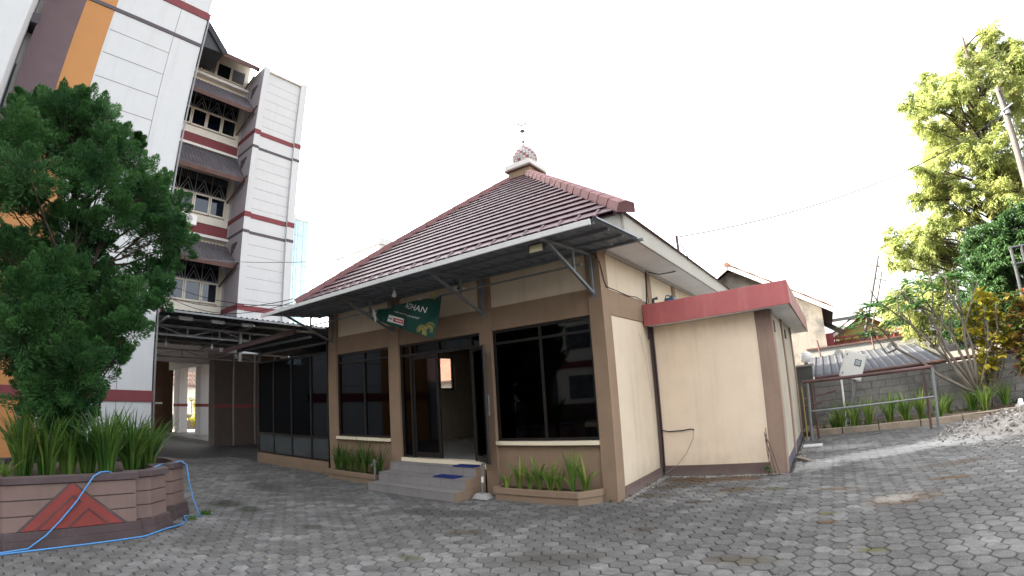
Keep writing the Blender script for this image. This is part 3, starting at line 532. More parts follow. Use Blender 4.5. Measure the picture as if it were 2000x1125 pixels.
for y in (2.45, 5.0):
    v = MB().box(2.255,y,2.48,2.275,y+.36,2.70); vo = v.build('vent', mat('vent_recess', (.03,.03,.028)), ANX)
    q = MB()
    for k in range(4): q.box(2.262,y+.01,2.495+k*.052,2.282,y+.35,2.512+k*.052)
    q.build('vent_slat', TAUPE, vo)
rf = MB().box(.02,1.83,2.852,2.64,9.3,2.89).build('roof_slab', SOFFIT, ANX)
MB().box(.005,1.7946,2.845,2.6748,1.83,3.2537).build('fascia', REDF, ANX, bev=.006)
MB().box(2.64,1.832,2.846,2.672,9.4,3.25).build('side_fascia', REDFW, ANX, bev=.006)
MB().box(.02,1.83,3.10,2.64,9.3,3.14).build('roof_screed', CONC, ANX)
# ------------------------------------------------------------------ office tower
TW_ = thing('office_tower', 'tall white, orange and plum office block with maroon bands and tiled window hoods', 'building', (-18,-3,0))
SX = -12.887
MB().box(-26,-6.0,-.05,SX,-2.82,26).build('stair_wall', WHITE, TW_, bev=.01)
MB().box(-26,-6.93,-.05,SX-.002,-6.0,26).build('orange_strip', ORANGE, TW_)
MB().box(-27.75,-2.8,-.05,-27.6,2.22,4.36).build('passage_wall', mat('ochre_brown_paint', (.06,.034,.02), streak=(.07,.045,.03), streak_amt=.4), TW_); MB().box(-27.6,-1.2,.1,-27.56,.3,1.75).build('passage_door', TAUPE, TW_); MB().box(-27.6,1.2,1.75,-27.57,1.6,1.85).build('door_sign', WHITE2, TW_)
MB().box(-26,-8.05,-.05,SX-.003,-6.93,26).build('plum_wall', PURPLE, TW_); MB().box(-26,-12.5,-.05,SX-.6,-8.05,26).build('recess_wall', WHITE2, TW_)
MB().box(SX-.04,-8.05,-.05,SX-.001,-6.0,7.2).build('orange_lower_wall', ORANGE, TW_)
for z0, z1 in ((15.52,15.85),(11.3,11.62),(1.79,2.12)):
    if z0 > 12 or z0 < 3: MB().box(SX-.3,-6.02 if z0 > 3 else -8.06,z0,SX+.035,-2.79,z1).build('maroon_band', REDB, TW_, bev=.005)
MB().box(SX-.3,-7.2,14.22,SX+.03,-2.795,14.36).build('grey_band', GREYB, TW_, bev=.004)
zz = 13.44; zl = []
while zz > 2.4: zl.append(zz); zz -= .92
for z in zl: MB().box(SX-.05,-5.95,z-.012,SX+.004,-3.86,z+.012).build('panel_joint', mat('joint_line', (.22,.20,.19)) if z == zl[0] else bpy.data.materials['joint_line'], TW_)
MB().box(SX-.05,-3.87,-.05,SX+.0035,-3.85,26).build('panel_joint', bpy.data.materials['joint_line'], TW_)
# near wing at the frame's left edge
MB().box(-26,-16,-.05,-11.3,-8.25,26).build('near_wing', WHITE, TW_, bev=.02)
MB().box(SX-.62,-8.40,1.0,SX-.55,-8.20,11.4).build('narrow_window', GLASSB, TW_)
MB().box(SX-.6,-8.40,12.6,SX+.05,-8.02,12.95).build('sunshade', GREYB, TW_)
# window bay between the stair wall and the end block
WX = -19.7
MB().box(-34,-2.82,4.35,WX,1.95,19.9).build('bay_wall', mat('bay_wall_paint', (.60,.54,.44), var=.05, streak=(.35,.3,.24), streak_amt=.3), TW_)  # unseen back run deeper to keep sun out of the passage below
def hood(ze, zt, xe=-18.06, xt=-19.46, y0=-2.75, y1=1.90):
    mb = MB(); n = int((y1-y0)/.17); R = 8
    for r in range(R):
        u0, u1 = r/R, (r+1)/R+.02
        for k in range(n):
            a = y0+(y1-y0)*k/n; b = y0+(y1-y0)*(k+1)/n; vs = []
            for u, l in ((u0,.035),(u1,.0)):
                for s, q in ((0,0),(.3,.035),(.62,.03),(.8,0),(1,0)): vs.append((xe+(xt-xe)*u, a+(b-a)*s, ze+(zt-ze)*u+q+l))
            for s, q in ((0,0),(.3,.035),(.62,.03),(.8,0),(1,0)): vs.append((xe+(xt-xe)*u0, a+(b-a)*s, ze+(zt-ze)*u0-.01))
            mb.add(vs, [(i+1, i, 5+i, 5+i+1) for i in range(4)]+[(i, i+1, 10+i+1, 10+i) for i in range(4)])
    h = MB().add([(xe,y0,ze-.03),(xt,y0,zt-.03),(xt,y1,zt-.03),(xe,y1,ze-.03),(xe,y0,ze-.055),(xt,y0,zt-.055),(xt,y1,zt-.055),(xe,y1,ze-.055)], [(0,1,2,3),(4,7,6,5),(0,3,7,4),(0,4,5,1),(3,2,6,7),(1,5,6,2)]).build('window_hood', WOOD, TW_)
    stuff(mb.build('tile_covering', DTILE, h))
    MB().box(xe-.01,y0,ze-.22,xe+.02,y1,ze-.01).build('eave_board', WOOD, h)
    for yy in (1.78,): MB().bar((WX,yy,ze-.75),(xe+.5,yy,ze-.02),.06).build('strut', WOOD, h)
for k, (zf0, ze, zt) in enumerate(((6.32,7.95,9.10),(10.53,12.16,13.70),(14.95,16.0,17.44))):
    MB().box(WX-.01,-2.8,zf0-.45,WX+.10,1.9,zf0-.08).build('sill_band', FRAMEW, TW_)
    MB().box(WX-.01,-2.79,zf0-1.05,WX+.06,1.94,zf0-.45).build('maroon_panel', REDB, TW_)
    if k: MB().box(WX-.01,-2.8,zf0-1.18,WX+.32,2.0,zf0-1.05).build('ledge', WHITE2, TW_, bev=.01)
    y = 1.68
    for j in range(5):
        y0 = y-.79
        f = MB(); x = WX+.05
        f.box(x-.04,y0,zf0,x+.05,y0+.07,zf0+.98); f.box(x-.04,y-.07,zf0,x+.05,y,zf0+.98); f.box(x-.04,y0+.07,zf0,x+.05,y-.07,zf0+.08); f.box(x-.04,y0+.07,zf0+.90,x+.05,y-.07,zf0+.98)
        fo = f.build('window', FRAMEW, TW_, bev=.006)
        MB().box(x-.01,y0+.06,zf0+.07,x+.005,y-.06,zf0+.92).build('pane', GLASSB, fo)
        if j < 3: MB().box(x-.03,y0+.06,zf0+.07,x-.02,y-.06,zf0+rnd(.45,.7)).build('blind', mat('pale_blind_%d_%d' % (k, j), (.30,.36,.40), bump=0), fo) if j != 0 else None
        g2 = MB(); yc = (y+y0)/2; top = zf0+2.05
        MB().box(x-.03,y0,zf0+1.02,x-.02,y,top).build('transom_pane', GLASSB, fo)
        for s in (-1, 1):
            g2.bar((x,yc+s*.36,zf0+1.0),(x,yc,zf0+1.72),.035); g2.bar((x,yc+s*.22,zf0+1.0),(x,yc,zf0+1.45),.03)
        g2.box(x-.02,y0-.012,zf0+1.0,x+.02,y0+.012,top); g2.box(x-.02,y-.012,zf0-.1,x+.02,y+.012,top); g2.box(x-.02,y0,zf0+1.02,x+.02,y,zf0+1.05)
        for q in range(8): g2.box(x-.012,y0+.05+q*.09,zf0+1.62,x+.012,y0+.065+q*.09,top)
        g2.build('lattice', STEEL, fo)
        y = y0-.02
    hood(ze, zt)
MB().box(WX-.01,-2.8,17.80,WX+.3,1.95,17.94).build('ledge', WHITE2, TW_, bev=.01)
for j in range(3):
    y0 = -.78+j*.84; f = MB(); x = WX+.04
    f.box(x-.03,y0,18.2,x+.04,y0+.05,19.1); f.box(x-.03,y0+.77,18.2,x+.04,y0+.82,19.1); f.box(x-.03,y0+.05,18.2,x+.04,y0+.77,18.25); f.box(x-.03,y0+.05,19.05,x+.04,y0+.77,19.1)
    fo = f.build('window', FRAMEW, TW_); 
    if j == 1: MB().box(x-.01,y0+.05,18.25,x,y0+.77,19.05).build('pane', GLASSB, fo)
    else:
        for q in range(12): MB().box(x-.02,y0+.05,18.26+q*.066,x+.02,y0+.77,18.285+q*.066).build('louvre', STEEL, fo)
        MB().box(x-.03,y0+.05,18.25,x-.025,y0+.77,19.05).build('pane', GREYB, fo)
hood(18.75, 20.6, -18.3, -20.6)
MB().add([(-17.9,-2.8,18.2),(-17.9,-.3,18.35),(-17.9,-2.8,20.9),(-21,-2.8,18.2),(-21,-.3,18.35),(-21,-2.8,20.9)], [(0,1,2),(3,5,4),(1,4,5,2),(0,3,4,1),(0,2,5,3)]).build('gable_end', SHEETD, TW_)
MB().bar((-17.85,-.25,18.35),(-17.85,-2.9,21.1),.12,.3).build('barge_board', SHEETL, TW_)
# end block
TX = -17.74
MB().box(-34,1.95,3.9,TX-.12,4.59,18.5).build('end_block_wall', WHITE, TW_)
for y0, y1 in ((1.945,2.26),(4.22,4.60)): MB().box(-28 if y0 < 3 else TX-.5,y0-.005,3.7,TX,y1,18.62).build('end_pier', WHITE, TW_, bev=.01)
MB().box(TX-.3,2.26,18.4,TX-.02,4.22,18.5).build('parapet_cap', WHITE2, TW_)
MB().box(-19.4,1.935,3.7,TX-.01,1.944,18.4).build('return_wall', mat('mauve_shaded_return', (.34,.31,.33), var=.05), TW_)  # mauve tint, with the shade of the recess put into the colour
for top in (14.83,10.47,6.10):
    mb = MB().box(TX-.3,2.262,top-.25,TX-.105,4.218,top); mb.box(TX-.32,1.93,top-.25,TX+.02,2.262,top); mb.box(TX-.3,4.218,top-.25,TX+.02,4.615,top); mb.box(WX,1.925,top-.25,TX-.32,1.95,top); mb.build('maroon_band', REDB, TW_)
    t2 = top-.88
    mb = MB().box(TX-.3,2.263,t2-.14,TX-.106,4.217,t2); mb.box(TX-.32,1.931,t2-.14,TX+.018,2.263,t2); mb.box(TX-.3,4.217,t2-.14,TX+.018,4.614,t2); mb.box(WX,1.926,t2-.14,TX-.32,1.95,t2); mb.build('grey_band', GREYB, TW_)
    for k in range(6 if top > 14 else 6):
        z = (17.76 if top > 14 else top+2.85)-k*.52
        if z > top+.1: MB().box(TX-.3,2.27,z-.008,TX-.117,4.21,z+.008).build('panel_joint', bpy.data.materials['joint_line'], TW_)
    zb = top+2.9 if top > 14 else top+3.0
    m = MB()
    for a, b in ((0,4),(1,3),(2,2),(3,1)): m.box(-18.9+a*.16,1.915,zb-.62+a*.0+.12*(3-a) if False else zb-.15*(b),-18.9+(a+1)*.16,1.94,zb)
    m.build('stepped_motif', GREYB, TW_)
MB().box(WX-.1,-2.8,3.55,WX+.1,1.95,4.36).build('passage_lintel', TAUPE, TW_); MB().box(-18.6,1.1,-.05,TX-.15,4.6,3.9).build('ground_floor_wall', TAUPE, TW_)
MB().box(TX-.3,1.095,1.60,TX-.14,4.6,1.76).build('maroon_band', REDB, TW_)
for y in (1.9,2.9,3.9): MB().box(TX-.2,y,-.05,TX-.10,y+.06,3.9).build('wall_pipe', METAL, TW_)
for x, hw, yy in ((-24.0,.38,2.5),(-27.15,.52,2.3)):
    p = MB().box(x-hw,yy,.15,x+hw,yy+.5,4.36).build('portico_pillar', WHITE, TW_, bev=.02)
    MB().box(x-hw-.01,yy-.01,1.62,x+hw+.01,yy+.51,1.78).build('maroon_band', REDB, p)
    MB().box(x-hw-.16,yy+.05,.15,x-hw-.002,yy+.45,4.36).build('plum_edge', PURPLE, p)
tag(MB().tube([(TX+.05,4.66,18.4-.25*k+(.06 if k % 2 else 0)) for k in range(52)], .012, 5).build('hanging_cable', PALEW), 'thin looping cable running down the edge of the white end block', 'cable')
ac = thing('air_conditioner', 'white outdoor air conditioner unit hung beside the tower windows', 'air conditioner', (-19.45,-.1,9.80))
MB().box(-19.58,-.45,9.80,-19.30,.25,10.28).build('casing', PLASTW, ac, bev=.02); mb = MB()
for r in (.19,.14,.09,.04): mb.tube([(-19.29,-.17+r*math.cos(a*.3142),10.04+r*math.sin(a*.3142)) for a in range(21)], .008, 5)
mb.build('fan_grille', GREYB, ac)
mb = MB()
for a in range(5): mb.bar((-19.30,-.17,10.04),(-19.30,-.17+.17*math.cos(a*1.257),10.04+.17*math.sin(a*1.257)),.06,.01)
mb.build('fan_blade', DARKSTEEL, ac)
MB().box(-19.7,-.4,9.74,-19.3,-.35,9.80).build('mount_bracket', STEEL, ac)
tag(MB().tube([(SX+.03,-2.76,z) for z in (0,4,8,12,16,20)], .03).build('downpipe', METAL), 'grey downpipe running down the right edge of the tall white stair wall', 'pipe')

# ------------------------------------------------------------------ carport
CP = thing('carport', 'steel truss carport with dark corrugated roof between tower and prayer hall', 'carport', (-15,-.5,0))
def sheet_x(mb, y0, y1, zfx, x0, x1, pitch=.21, h=.03):
    ys = []; n = int(round((y1-y0)/pitch))
    for k in range(n):
        b = y0+k*(y1-y0)/n; p = (y1-y0)/n; ys += [(b,0),(b+p*.6,0),(b+p*.7,h),(b+p*.9,h)]
    ys.append((y1,0)); m = len(ys)
    return mb.add([(x, y, zfx(x)+q) for x in (x0, x1) for y, q in ys], [(i+1, i, m+i, m+i+1) for i in range(m-1)])
cz = lambda x: 4.50+.075*(x+12.2)
y = -2.75
for k in range(6):
    sheet_x(MB(), y-.02, y+1.0, (lambda x, kk=k: cz(x)+.003*(kk % 2)), -12.2, -17.6).build('roof_sheet', SHEETD, CP); y += .97
MB().box(-12.23,-2.75,4.43,-12.17,3.0,4.49).build('edge_beam', STEEL, CP)
for x in (-13.0,-14.2,-15.4,-16.6): MB().box(x-.03,-2.75,cz(x)-.08,x+.03,3.0,cz(x)-.01).build('purlin', STEEL, CP)
for x, dz in ((-13.4,0),(-17.4,-.32)):
    t = MB(); zt, zb = 4.20+dz, 3.90+dz
    t.bar((x,-2.8,zt),(x,2.9,zt),.05); t.bar((x,-2.8,zb),(x,2.9,zb),.05)
    n = 5
    for k in range(n):
        a = -2.75+k*5.6/n; b = a+5.6/n; t.bar((x,a,zb),(x,a,zt),.04); t.bar((x,a if k % 2 else b,zb),(x,b if k % 2 else a,zt),.03)
    t.build('truss', STEEL, CP)
for y in (-2.6,.25): MB().bar((-12.3,y,4.3),(-17.5,y,3.95),.06).build('rafter', STEEL, CP)
MB().bar((-13.4,.25,3.2),(-13.4,.25,4.3),.10).build('post', METAL, CP)
for k, y in enumerate((-2.0,-.95,.1)):
    l = thing('strip_lamp', ('leftmost', 'middle', 'rightmost')[k]+' of the three white strip lamps under the carport roof edge', 'lamp', (-12.5,y,4.33), 'carport strip lamps')
    MB().box(-12.58,y-.22,4.30,-12.44,y+.22,4.38).build('housing', LAMPG, l, bev=.01); MB().box(-12.57,y-.20,4.27,-12.45,y+.20,4.30).build('diffuser', LAMPG, l)
for k, y in enumerate((-2.0,-.35)):
    b = MB().lathe([(.02,.12),(.03,.08),(.05,0),(.03,-.05),(0,-.06)], (-14.5,y,3.72), 10); b.tube([(-14.5,y,3.82),(-14.5,y,4.28)], .006, 5)
    tag(b.build('hanging_bulb', PLASTW, smooth=True), ('left', 'right')[k]+' bare bulb hanging on a cord under the dark carport roof', 'light bulb')
MB().box(-19.0,6.0,-.05,-11.2,6.15,4.0).build('rear_wall', TAUPE, CP); sheet_x(MB(), 3.05, 6.0, cz, -11.3, -18.0).build('roof_sheet', SHEETD, CP)  # unseen wall and roof bay added to keep light out of the carport
# porch wing with glazed front
PO = thing('glazed_porch', 'dark glazed porch wing with low metal roof left of the prayer hall', 'porch', (-9.5,1.2,0))
MB().box(-11.45,-.02,-.1,-7.45,.14,.29).build('plinth', BROWN, PO, bev=.006)
xs = [-11.40,-10.42,-9.35,-8.32,-7.45]
mb = MB()
for x in xs: mb.box(x-.03,.02,.29,x+.03,.08,3.02)
for z in (.30,.86,2.98): mb.box(-11.42,.021,z,-7.45,.079,z+.05)
pf = mb.build('glazing_frame', FRAME, PO)
for a, b in zip(xs[:-1], xs[1:]):
    MB().box(a+.02,.045,.33,b-.02,.055,.87).build('lower_pane', FROST, pf); MB().box(a+.02,.045,.90,b-.02,.055,2.99).build('pane', GLASS, pf)
mb = MB().box(-11.45,.14,-.1,-11.35,2.5,.29); mb.box(-11.44,.08,.29,-11.36,2.5,3.0); mb.build('side_wall', TAUPE, PO)
MB().box(-11.4,2.5,-.1,-7.43,2.6,3.0).build('rear_wall', INNER, PO); MB().box(-11.35,.15,.2,-7.43,2.5,.26).build('floor', FLOORT, PO)
pz = lambda y: 3.42-.045*(y+.9)
x = -11.9
for k in range(5):
    x1 = min(x+.9,-7.5); sheet(MB(), x-.02, x1+.01, (lambda y, kk=k: pz(y)+.003*(kk % 2)), -.9, 2.6).build('roof_sheet', SHEETD, PO); x = x1
MB().bar((-11.95,-.92,3.36),(-7.5,-.92,3.45),.05,.12).build('eave_board', mat('dark_eave_board', (.055,.032,.03)), PO)
MB().bar((-11.95,-.95,3.425),(-7.5,-.95,3.515),.02,.012).build('edge_flashing', SHEETL, PO)
for y in (-.5,.3,1.4): MB().box(-11.9,y-.025,pz(y)-.07,-7.45,y+.025,pz(y)-.01).build('purlin', STEEL, PO)
MB().bar((-11.4,.05,3.0),(-11.4,.05,3.36),.06).build('post', STEEL, PO)
MB().box(-7.48,-.02,0,-7.44,.1,3.4).build('corner_post', FRAME, PO)

# ------------------------------------------------------------------ entrance steps, mats, troughs
ST = thing('entrance_steps', 'three grey tiled entrance steps with brown sides below the hall door', 'steps', (-3.7,-.4,0))
for k, (y0, z0, z1, xl, xr) in enumerate(((-.84,-.05,.16,-4.86,-2.53),(-.56,.16,.335,-4.85,-2.53),(-.27,.335,.50,-4.83,-2.52))):
    s = MB().box(xl+.004,y0+.006,z0,xr-.004,-.021,z1-.004).build('step', BROWN, ST)
    n = 8; w = (xr-xl-.02)/n
    for j in range(n):
        MB().box(xl+.0+j*w+.003,y0,max(0.0,z0)+.004,xl+(j+1)*w-.003,y0+.012,z1-.013).build('riser_tile', STEPT, s)
        MB().box(xl+.0+j*w+.003,y0-.006,z1-.012,xl+(j+1)*w-.003,y0+.30,z1).build('tread_tile', STEPT, s, bev=.003)
for nm, lab, x0, x1, y0, y1, z in (('door_mat','blue rubber door mat on the top step',-3.08,-2.60,-.28,-.05,.506),('door_mat','blue rubber door mat on the middle step',-3.32,-2.80,-.56,-.31,.341)):
    m = MB().box(x0,y0,z,x1,y1,z+.014)
    for i in range(10): m.box(x0+.01+i*(x1-x0)/10,y0+.006,z+.0141,x0+.01+(i+.55)*(x1-x0)/10,y1-.006,z+.021)
    tag(m.build(nm, MATB), lab, 'mat')
def blades(mb, x, y, z, n, h, spread, wid=.022, lean=.25, dry=.03):
    for i in range(n):
        a = rnd(0, 6.283); r = rnd(0, spread*.25); L = h*rnd(.55,1.08); out = rnd(.04, lean)*L; curl = rnd(0,.5) if rnd(0,1) < .38 else rnd(0,.10)
        bx, by = x+r*math.cos(a), y+r*math.sin(a); px, py = math.cos(a), math.sin(a); q = rnd(0, 3.14); wx, wy = math.cos(q), math.sin(q); w = wid*rnd(.7,1.2)
        tone = rnd(.05,.75) if rnd(0,1) > dry else 1.0; vs = []
        for k, t in enumerate((0,.3,.6,.85)):
            o = out*(t**1.7)+curl*L*(t**3.2); zz = z+L*t*(1-curl*.75*t*t); ww = w*(.6,1.,.85,.45)[k]
            vs += [(bx+px*o-wx*ww/2, by+py*o-wy*ww/2, zz), (bx+px*o+wx*ww/2, by+py*o+wy*ww/2, zz+.002)]
        o = out+curl*L*1.25; vs.append((bx+px*o, by+py*o, z+L*(1-curl*.95)))
        mb.add(vs, [(0,1,3,2),(2,3,5,4),(4,5,7,6),(6,7,8)], tone)
    return mb
def trough(name, label, x0, x1, ch):
    t = thing(name, label, 'planter', ((x0+x1)/2,-.2,0))
    def ring(mb, o, z0, z1, th):
        out = [(x0-o,.055),(x0-o,-.30),(x0+ .05-o,-.37-o),(x1-ch+o*.3,-.37-o),(x1+o,-.08),(x1+o,.055)]
        inn = [(x0+th,.04),(x0+th,-.27),(x0+.09,-.37+th),(x1-ch-.01,-.37+th),(x1-th,-.06),(x1-th,.04)]
        n = len(out); vs = [(p[0],p[1],z) for z in (z0,z1) for p in out]+[(p[0],p[1],z) for z in (z0,z1) for p in inn]
        fs = []
        for i in range(n-1): fs += [(i,i+1,n+i+1,n+i),(2*n+i+1,2*n+i,3*n+i,3*n+i+1),(n+i,n+i+1,3*n+i+1,3*n+i),(i+1,i,2*n+i,2*n+i+1)]
        mb.add(vs, fs)
    m = MB(); ring(m, 0, -.05, .11, .05); m.build('body', BROWN, t); m = MB(); ring(m, .022, .112, .21, .045); m.build('rim', BROWN, t, bev=.004)
    m = MB().add([(x0+.03,.04,.165),(x0+.03,-.32,.165),(x1-ch,-.33,.165),(x1-.03,-.06,.165),(x1-.03,.04,.165)], [(0,1,2,3,4)]); m.build('soil', SOIL, t)
trough('plant_trough', 'brown concrete plant trough below the right window', -2.10, -.24, .25)
trough('plant_trough', 'brown concrete plant trough below the left window, beside the steps', -7.02, -5.15, .02)
for k, (x, h, n) in enumerate(((-1.93,.30,7),(-1.66,.62,11),(-1.47,.52,10),(-1.27,.62,13),(-1.06,.60,13),(-.90,.42,12),(-.66,.78,13),(-.42,.68,12))):
    lab = 'short small' if h < .35 else 'tallest' if h > .7 else None
    names = {0:'leftmost short clump of leaves in the trough below the right window',6:'tallest clump of sword leaves in the right window trough'}
    o = blades(MB(), x, -.20, .16, n+4, h, .10, .046, .42, .12).build('sword_plant', SWORDB)
    tag(o, names.get(k, '%s clump of upright sword leaves in the trough below the right window' % ('', 'second','third','fourth','fifth','sixth','seventh','rightmost')[k]), 'plant', 'sword plants in the right trough')
for k, x in enumerate((-6.85,-6.58,-6.3,-6.03,-5.76,-5.5,-5.28)):
    o = blades(MB(), x, -.19, .16, 34, .72+.12*math.sin(k*2.1), .16, .026, .36, .03).build('sword_plant', SWORD)
    tag(o, '%s dense dark clump of sword leaves in the trough left of the steps' % ('leftmost','second','third','middle','fifth','sixth','rightmost')[k], 'plant', 'sword plants in the left trough')
tp = thing('water_tap', 'grey standpipe with tap at the left end of the steps', 'tap', (-5.15,-.42,0))
MB().tube([(-5.15,-.42,-.02),(-5.15,-.42,.55)], .02).build('standpipe', METAL, tp)
MB().tube([(-5.21,-.42,.50),(-5.09,-.42,.50)], .014).build('handle', METAL, tp); MB().tube([(-5.15,-.42,.47),(-5.15,-.50,.45),(-5.15,-.51,.41)], .014).build('spout', METAL, tp)
ps = thing('post_stand', 'white and grey pipe standing in a concrete foot beside the open door', 'post stand', (-2.33,-.38,0))
MB().add([(-2.50,-.48,0),(-2.16,-.48,0),(-2.16,-.26,0),(-2.50,-.26,0),(-2.44,-.44,.09),(-2.22,-.44,.09),(-2.22,-.30,.09),(-2.44,-.30,.09)], [(0,3,2,1),(4,5,6,7),(0,1,5,4),(1,2,6,5),(2,3,7,6),(3,0,4,7)]).build('concrete_foot', CONC, ps, bev=.012)
MB().tube([(-2.33,-.37,.08),(-2.30,-.37,.60)], .018).build('pipe', METAL, ps); MB().tube([(-2.318,-.37,.28),(-2.312,-.37,.38)], .022).build('white_sleeve', PLASTW, ps); MB().tube([(-2.31,-.37,.58),(-2.25,-.37,.60)], .024).build('elbow', METAL, ps)
# banner
BN = thing('banner', 'drooping green cloth banner with white lettering hung under the awning', 'banner', (-3.7,-.7,3.6))
def by(x, z): return -.66+.045*math.sin(x*5.0+z*3)+.03*math.sin(x*9-z*6)
nx, nz = 40, 16; vs = []
for j in range(nz+1):
    for i in range(nx+1):
        u, v = i/nx, j/nz
        b = Vector((-4.58,3.36)).lerp(Vector((-3.02,2.84)), u); tpp = Vector((-4.60,3.60)).lerp(Vector((-2.79,3.605)), u)
        p = b.lerp(tpp, v); p.y += -.02*math.sin(math.pi*u)*(1-v); curl = max(0, .12-u)*1.2
        vs.append((p.x, by(p.x, p.y)-curl*math.sin(v*3.1)*.6, p.y))
MB().add(vs, [(j*(nx+1)+i, j*(nx+1)+i+1, (j+1)*(nx+1)+i+1, (j+1)*(nx+1)+i) for j in range(nz) for i in range(nx)]).build('cloth', CLOTH, BN, smooth=True)
MB().add([(-4.72,-.72,3.60),(-4.64,-.73,3.61),(-4.575,-.73,3.36),(-4.64,-.72,3.34)], [(0,1,2,3)]).build('folded_hem', INKW, BN)
B0 = Vector((-4.58,3.36)); e_ = (Vector((-3.02,2.84))-B0).normalized(); n_ = Vector((-e_.y, e_.x))
def onb(s, t, lift=.006):
    p = B0+e_*s+n_*t; return (p.x, by(p.x, p.y)-lift, p.y)
def text(body, size, s, t, m, name, shear=0, lift=.007):
    cu_ = bpy.data.curves.new('txt', 'FONT'); cu_.body = body; cu_.size = size; cu_.shear = shear; cu_.resolution_u = 3
    o = bpy.data.objects.new('txt', cu_); C.objects.link(o); dg = bpy.context.evaluated_depsgraph_get(); me = o.evaluated_get(dg).to_mesh()
    v = [onb(s+q.co.x, t+q.co.y, lift) for q in me.vertices]; f = [tuple(p.vertices) for p in me.polygons]; bpy.data.objects.remove(o); bpy.data.curves.remove(cu_)
    MB().add(v, f).build(name, m, BN)
text('YA', .075, 1.02, .60, INKW, 'lettering'); text('ADHAN', .155, .72, .40, INKW, 'lettering', .1); text('mudah puasa di bulan penuh berkah"', .052, .42, .262, INKW, 'lettering')
def patch(s0, t0, s1, t1, m, nm, lift=.007):
    n = 6; vs = [onb(s0+(s1-s0)*i/n, t, lift) for t in (t0, t1) for i in range(n+1)]
    MB().add(vs, [(i, i+1, n+1+i+1, n+1+i) for i in range(n)]).build(nm, m, BN)
patch(.24,.05,.72,.185,INKW,'label_box'); patch(.44,.075,.70,.15,INKR,'red_label',.010); patch(.415,.075,.44,.15,INKK,'label_mark',.010)
patch(.275,.105,.385,.125,INKK,'label_text',.011); patch(.47,.105,.67,.125,INKW,'label_text',.013)
mb = MB()
for (cx, cz, R) in ((1.30,.10,.13),(1.50,.16,.16),(1.42,.04,.10)):
    for k in range(10):
        a = k*math.pi/9
        for rr, w2 in ((R,.010),(R*.62,.008)):
            c0 = (cx+rr*.72*math.cos(a), cz+rr*.72*math.sin(a)-.05); q = rr*.3
            ring = [(c0[0]+q*math.cos(b*1.047), c0[1]+q*math.sin(b*1.047)) for b in range(6)]; ri = [(c0[0]+(q-w2)*math.cos(b*1.047), c0[1]+(q-w2)*math.sin(b*1.047)) for b in range(6)]
            ok = all(0 < p[0] < 1.63 and .006 < p[1] < .5 for p in ring)
            if ok: mb.add([onb(*p, .008) for p in ring+ri], [(i,(i+1)%6,6+(i+1)%6,6+i) for i in range(6)])
stuff(mb.build('gold_rosettes', GOLDP, BN))
mb = MB(); mb.add([onb(1.30,.80,.008),onb(1.40,.80,.008),onb(1.41,.68,.008),onb(1.29,.68,.008)], [(0,1,2,3)]); mb.build('printed_lantern', GOLDP, BN)
bl = thing('light_bulb', 'bare white bulb hanging under the awning above the banner', 'light bulb', (-3.88,-.85,3.82))
MB().lathe([(0,-.115),(.035,-.10),(.048,-.065),(.04,-.03),(.022,.0),(.022,.02)], (-3.88,-.85,3.82), 16).build('glass_bulb', GLOBE, bl, smooth=True); MB().lathe([(.024,.02),(.03,.025),(.03,.06),(.05,.06),(.05,.085)], (-3.88,-.85,3.82), 14).build('socket', CONC, bl)
cc = thing('security_camera', 'small white security camera on the hall wall under the awning', 'security camera', (-2.86,-.12,3.80))
MB().box(-2.97,-.16,3.76,-2.90,.07,3.86).build('mount', PLASTW, cc, bev=.01); MB().tube([(-2.83,.02,3.81),(-2.83,-.16,3.80)], .042, 14).build('housing', PLASTW, cc); MB().tube([(-2.83,-.158,3.80),(-2.83,-.168,3.80)], .028, 14).build('lens', LENS, cc); MB().bar((-2.9,-.05,3.81),(-2.83,-.05,3.81),.03).build('arm', PLASTW, cc)
fl = thing('floodlight', 'rectangular floodlight on the awning bracket near the hall corner', 'floodlight', (-.28,-1.36,3.74))
MB().add([(-.42,-1.40,3.66),(-.16,-1.40,3.66),(-.16,-1.40,3.81),(-.42,-1.40,3.81),(-.40,-1.33,3.68),(-.18,-1.33,3.68),(-.18,-1.33,3.80),(-.40,-1.33,3.80)], [(0,1,2,3),(4,7,6,5),(0,4,5,1),(1,5,6,2),(2,6,7,3),(3,7,4,0)]).build('housing', DARKSTEEL, fl, bev=.006)
MB().box(-.395,-1.406,3.685,-.185,-1.401,3.785).build('lamp_glass', LAMPF, fl); MB().bar((-.28,-1.34,3.74),(-.15,-1.34,3.80),.03,.012).build('yoke', STEEL, fl)
# ------------------------------------------------------------------ big planter with juniper
PL = thing('concrete_planter', 'large taupe concrete planter with red triangle emblem at the left', 'planter', (-5.4,-5.9,0))
def plan(o):
    return [(-4.15+o,-6.86),(-4.15+o,-5.29+o),(-4.285+o,-5.285+o),(-4.285+o,-5.06+o*.5),(-4.50+o,-4.79+o),(-4.96+o,-4.785+o),(-4.96+o,-4.55+o*.5),(-5.20+o*.6,-4.30+o),(-5.6,-4.295+o),(-5.9,-4.32+o),(-6.6,-4.9+o),(-7.0-o,-5.9),(-6.7-o,-7.0),(-5.4,-7.5-o),(-4.45,-7.2-o*.5)]
def ring(mb, outer, inner, z0, z1):
    n = len(outer)
    vs = [(*p, z) for z in (z0, z1) for p in outer]+[(*p, z) for z in (z0, z1) for p in inner]; fs = []
    for i in range(n):
        j = (i+1) % n; fs += [(i,j,n+j,n+i),(2*n+j,2*n+i,3*n+i,3*n+j),(n+i,n+j,3*n+j,3*n+i),(j,i,2*n+i,2*n+j)]
    return mb.add(vs, fs)
ring(MB(), plan(.06), plan(-.12), -.05, .10).build('base_course', PLANT2, PL, bev=.004)
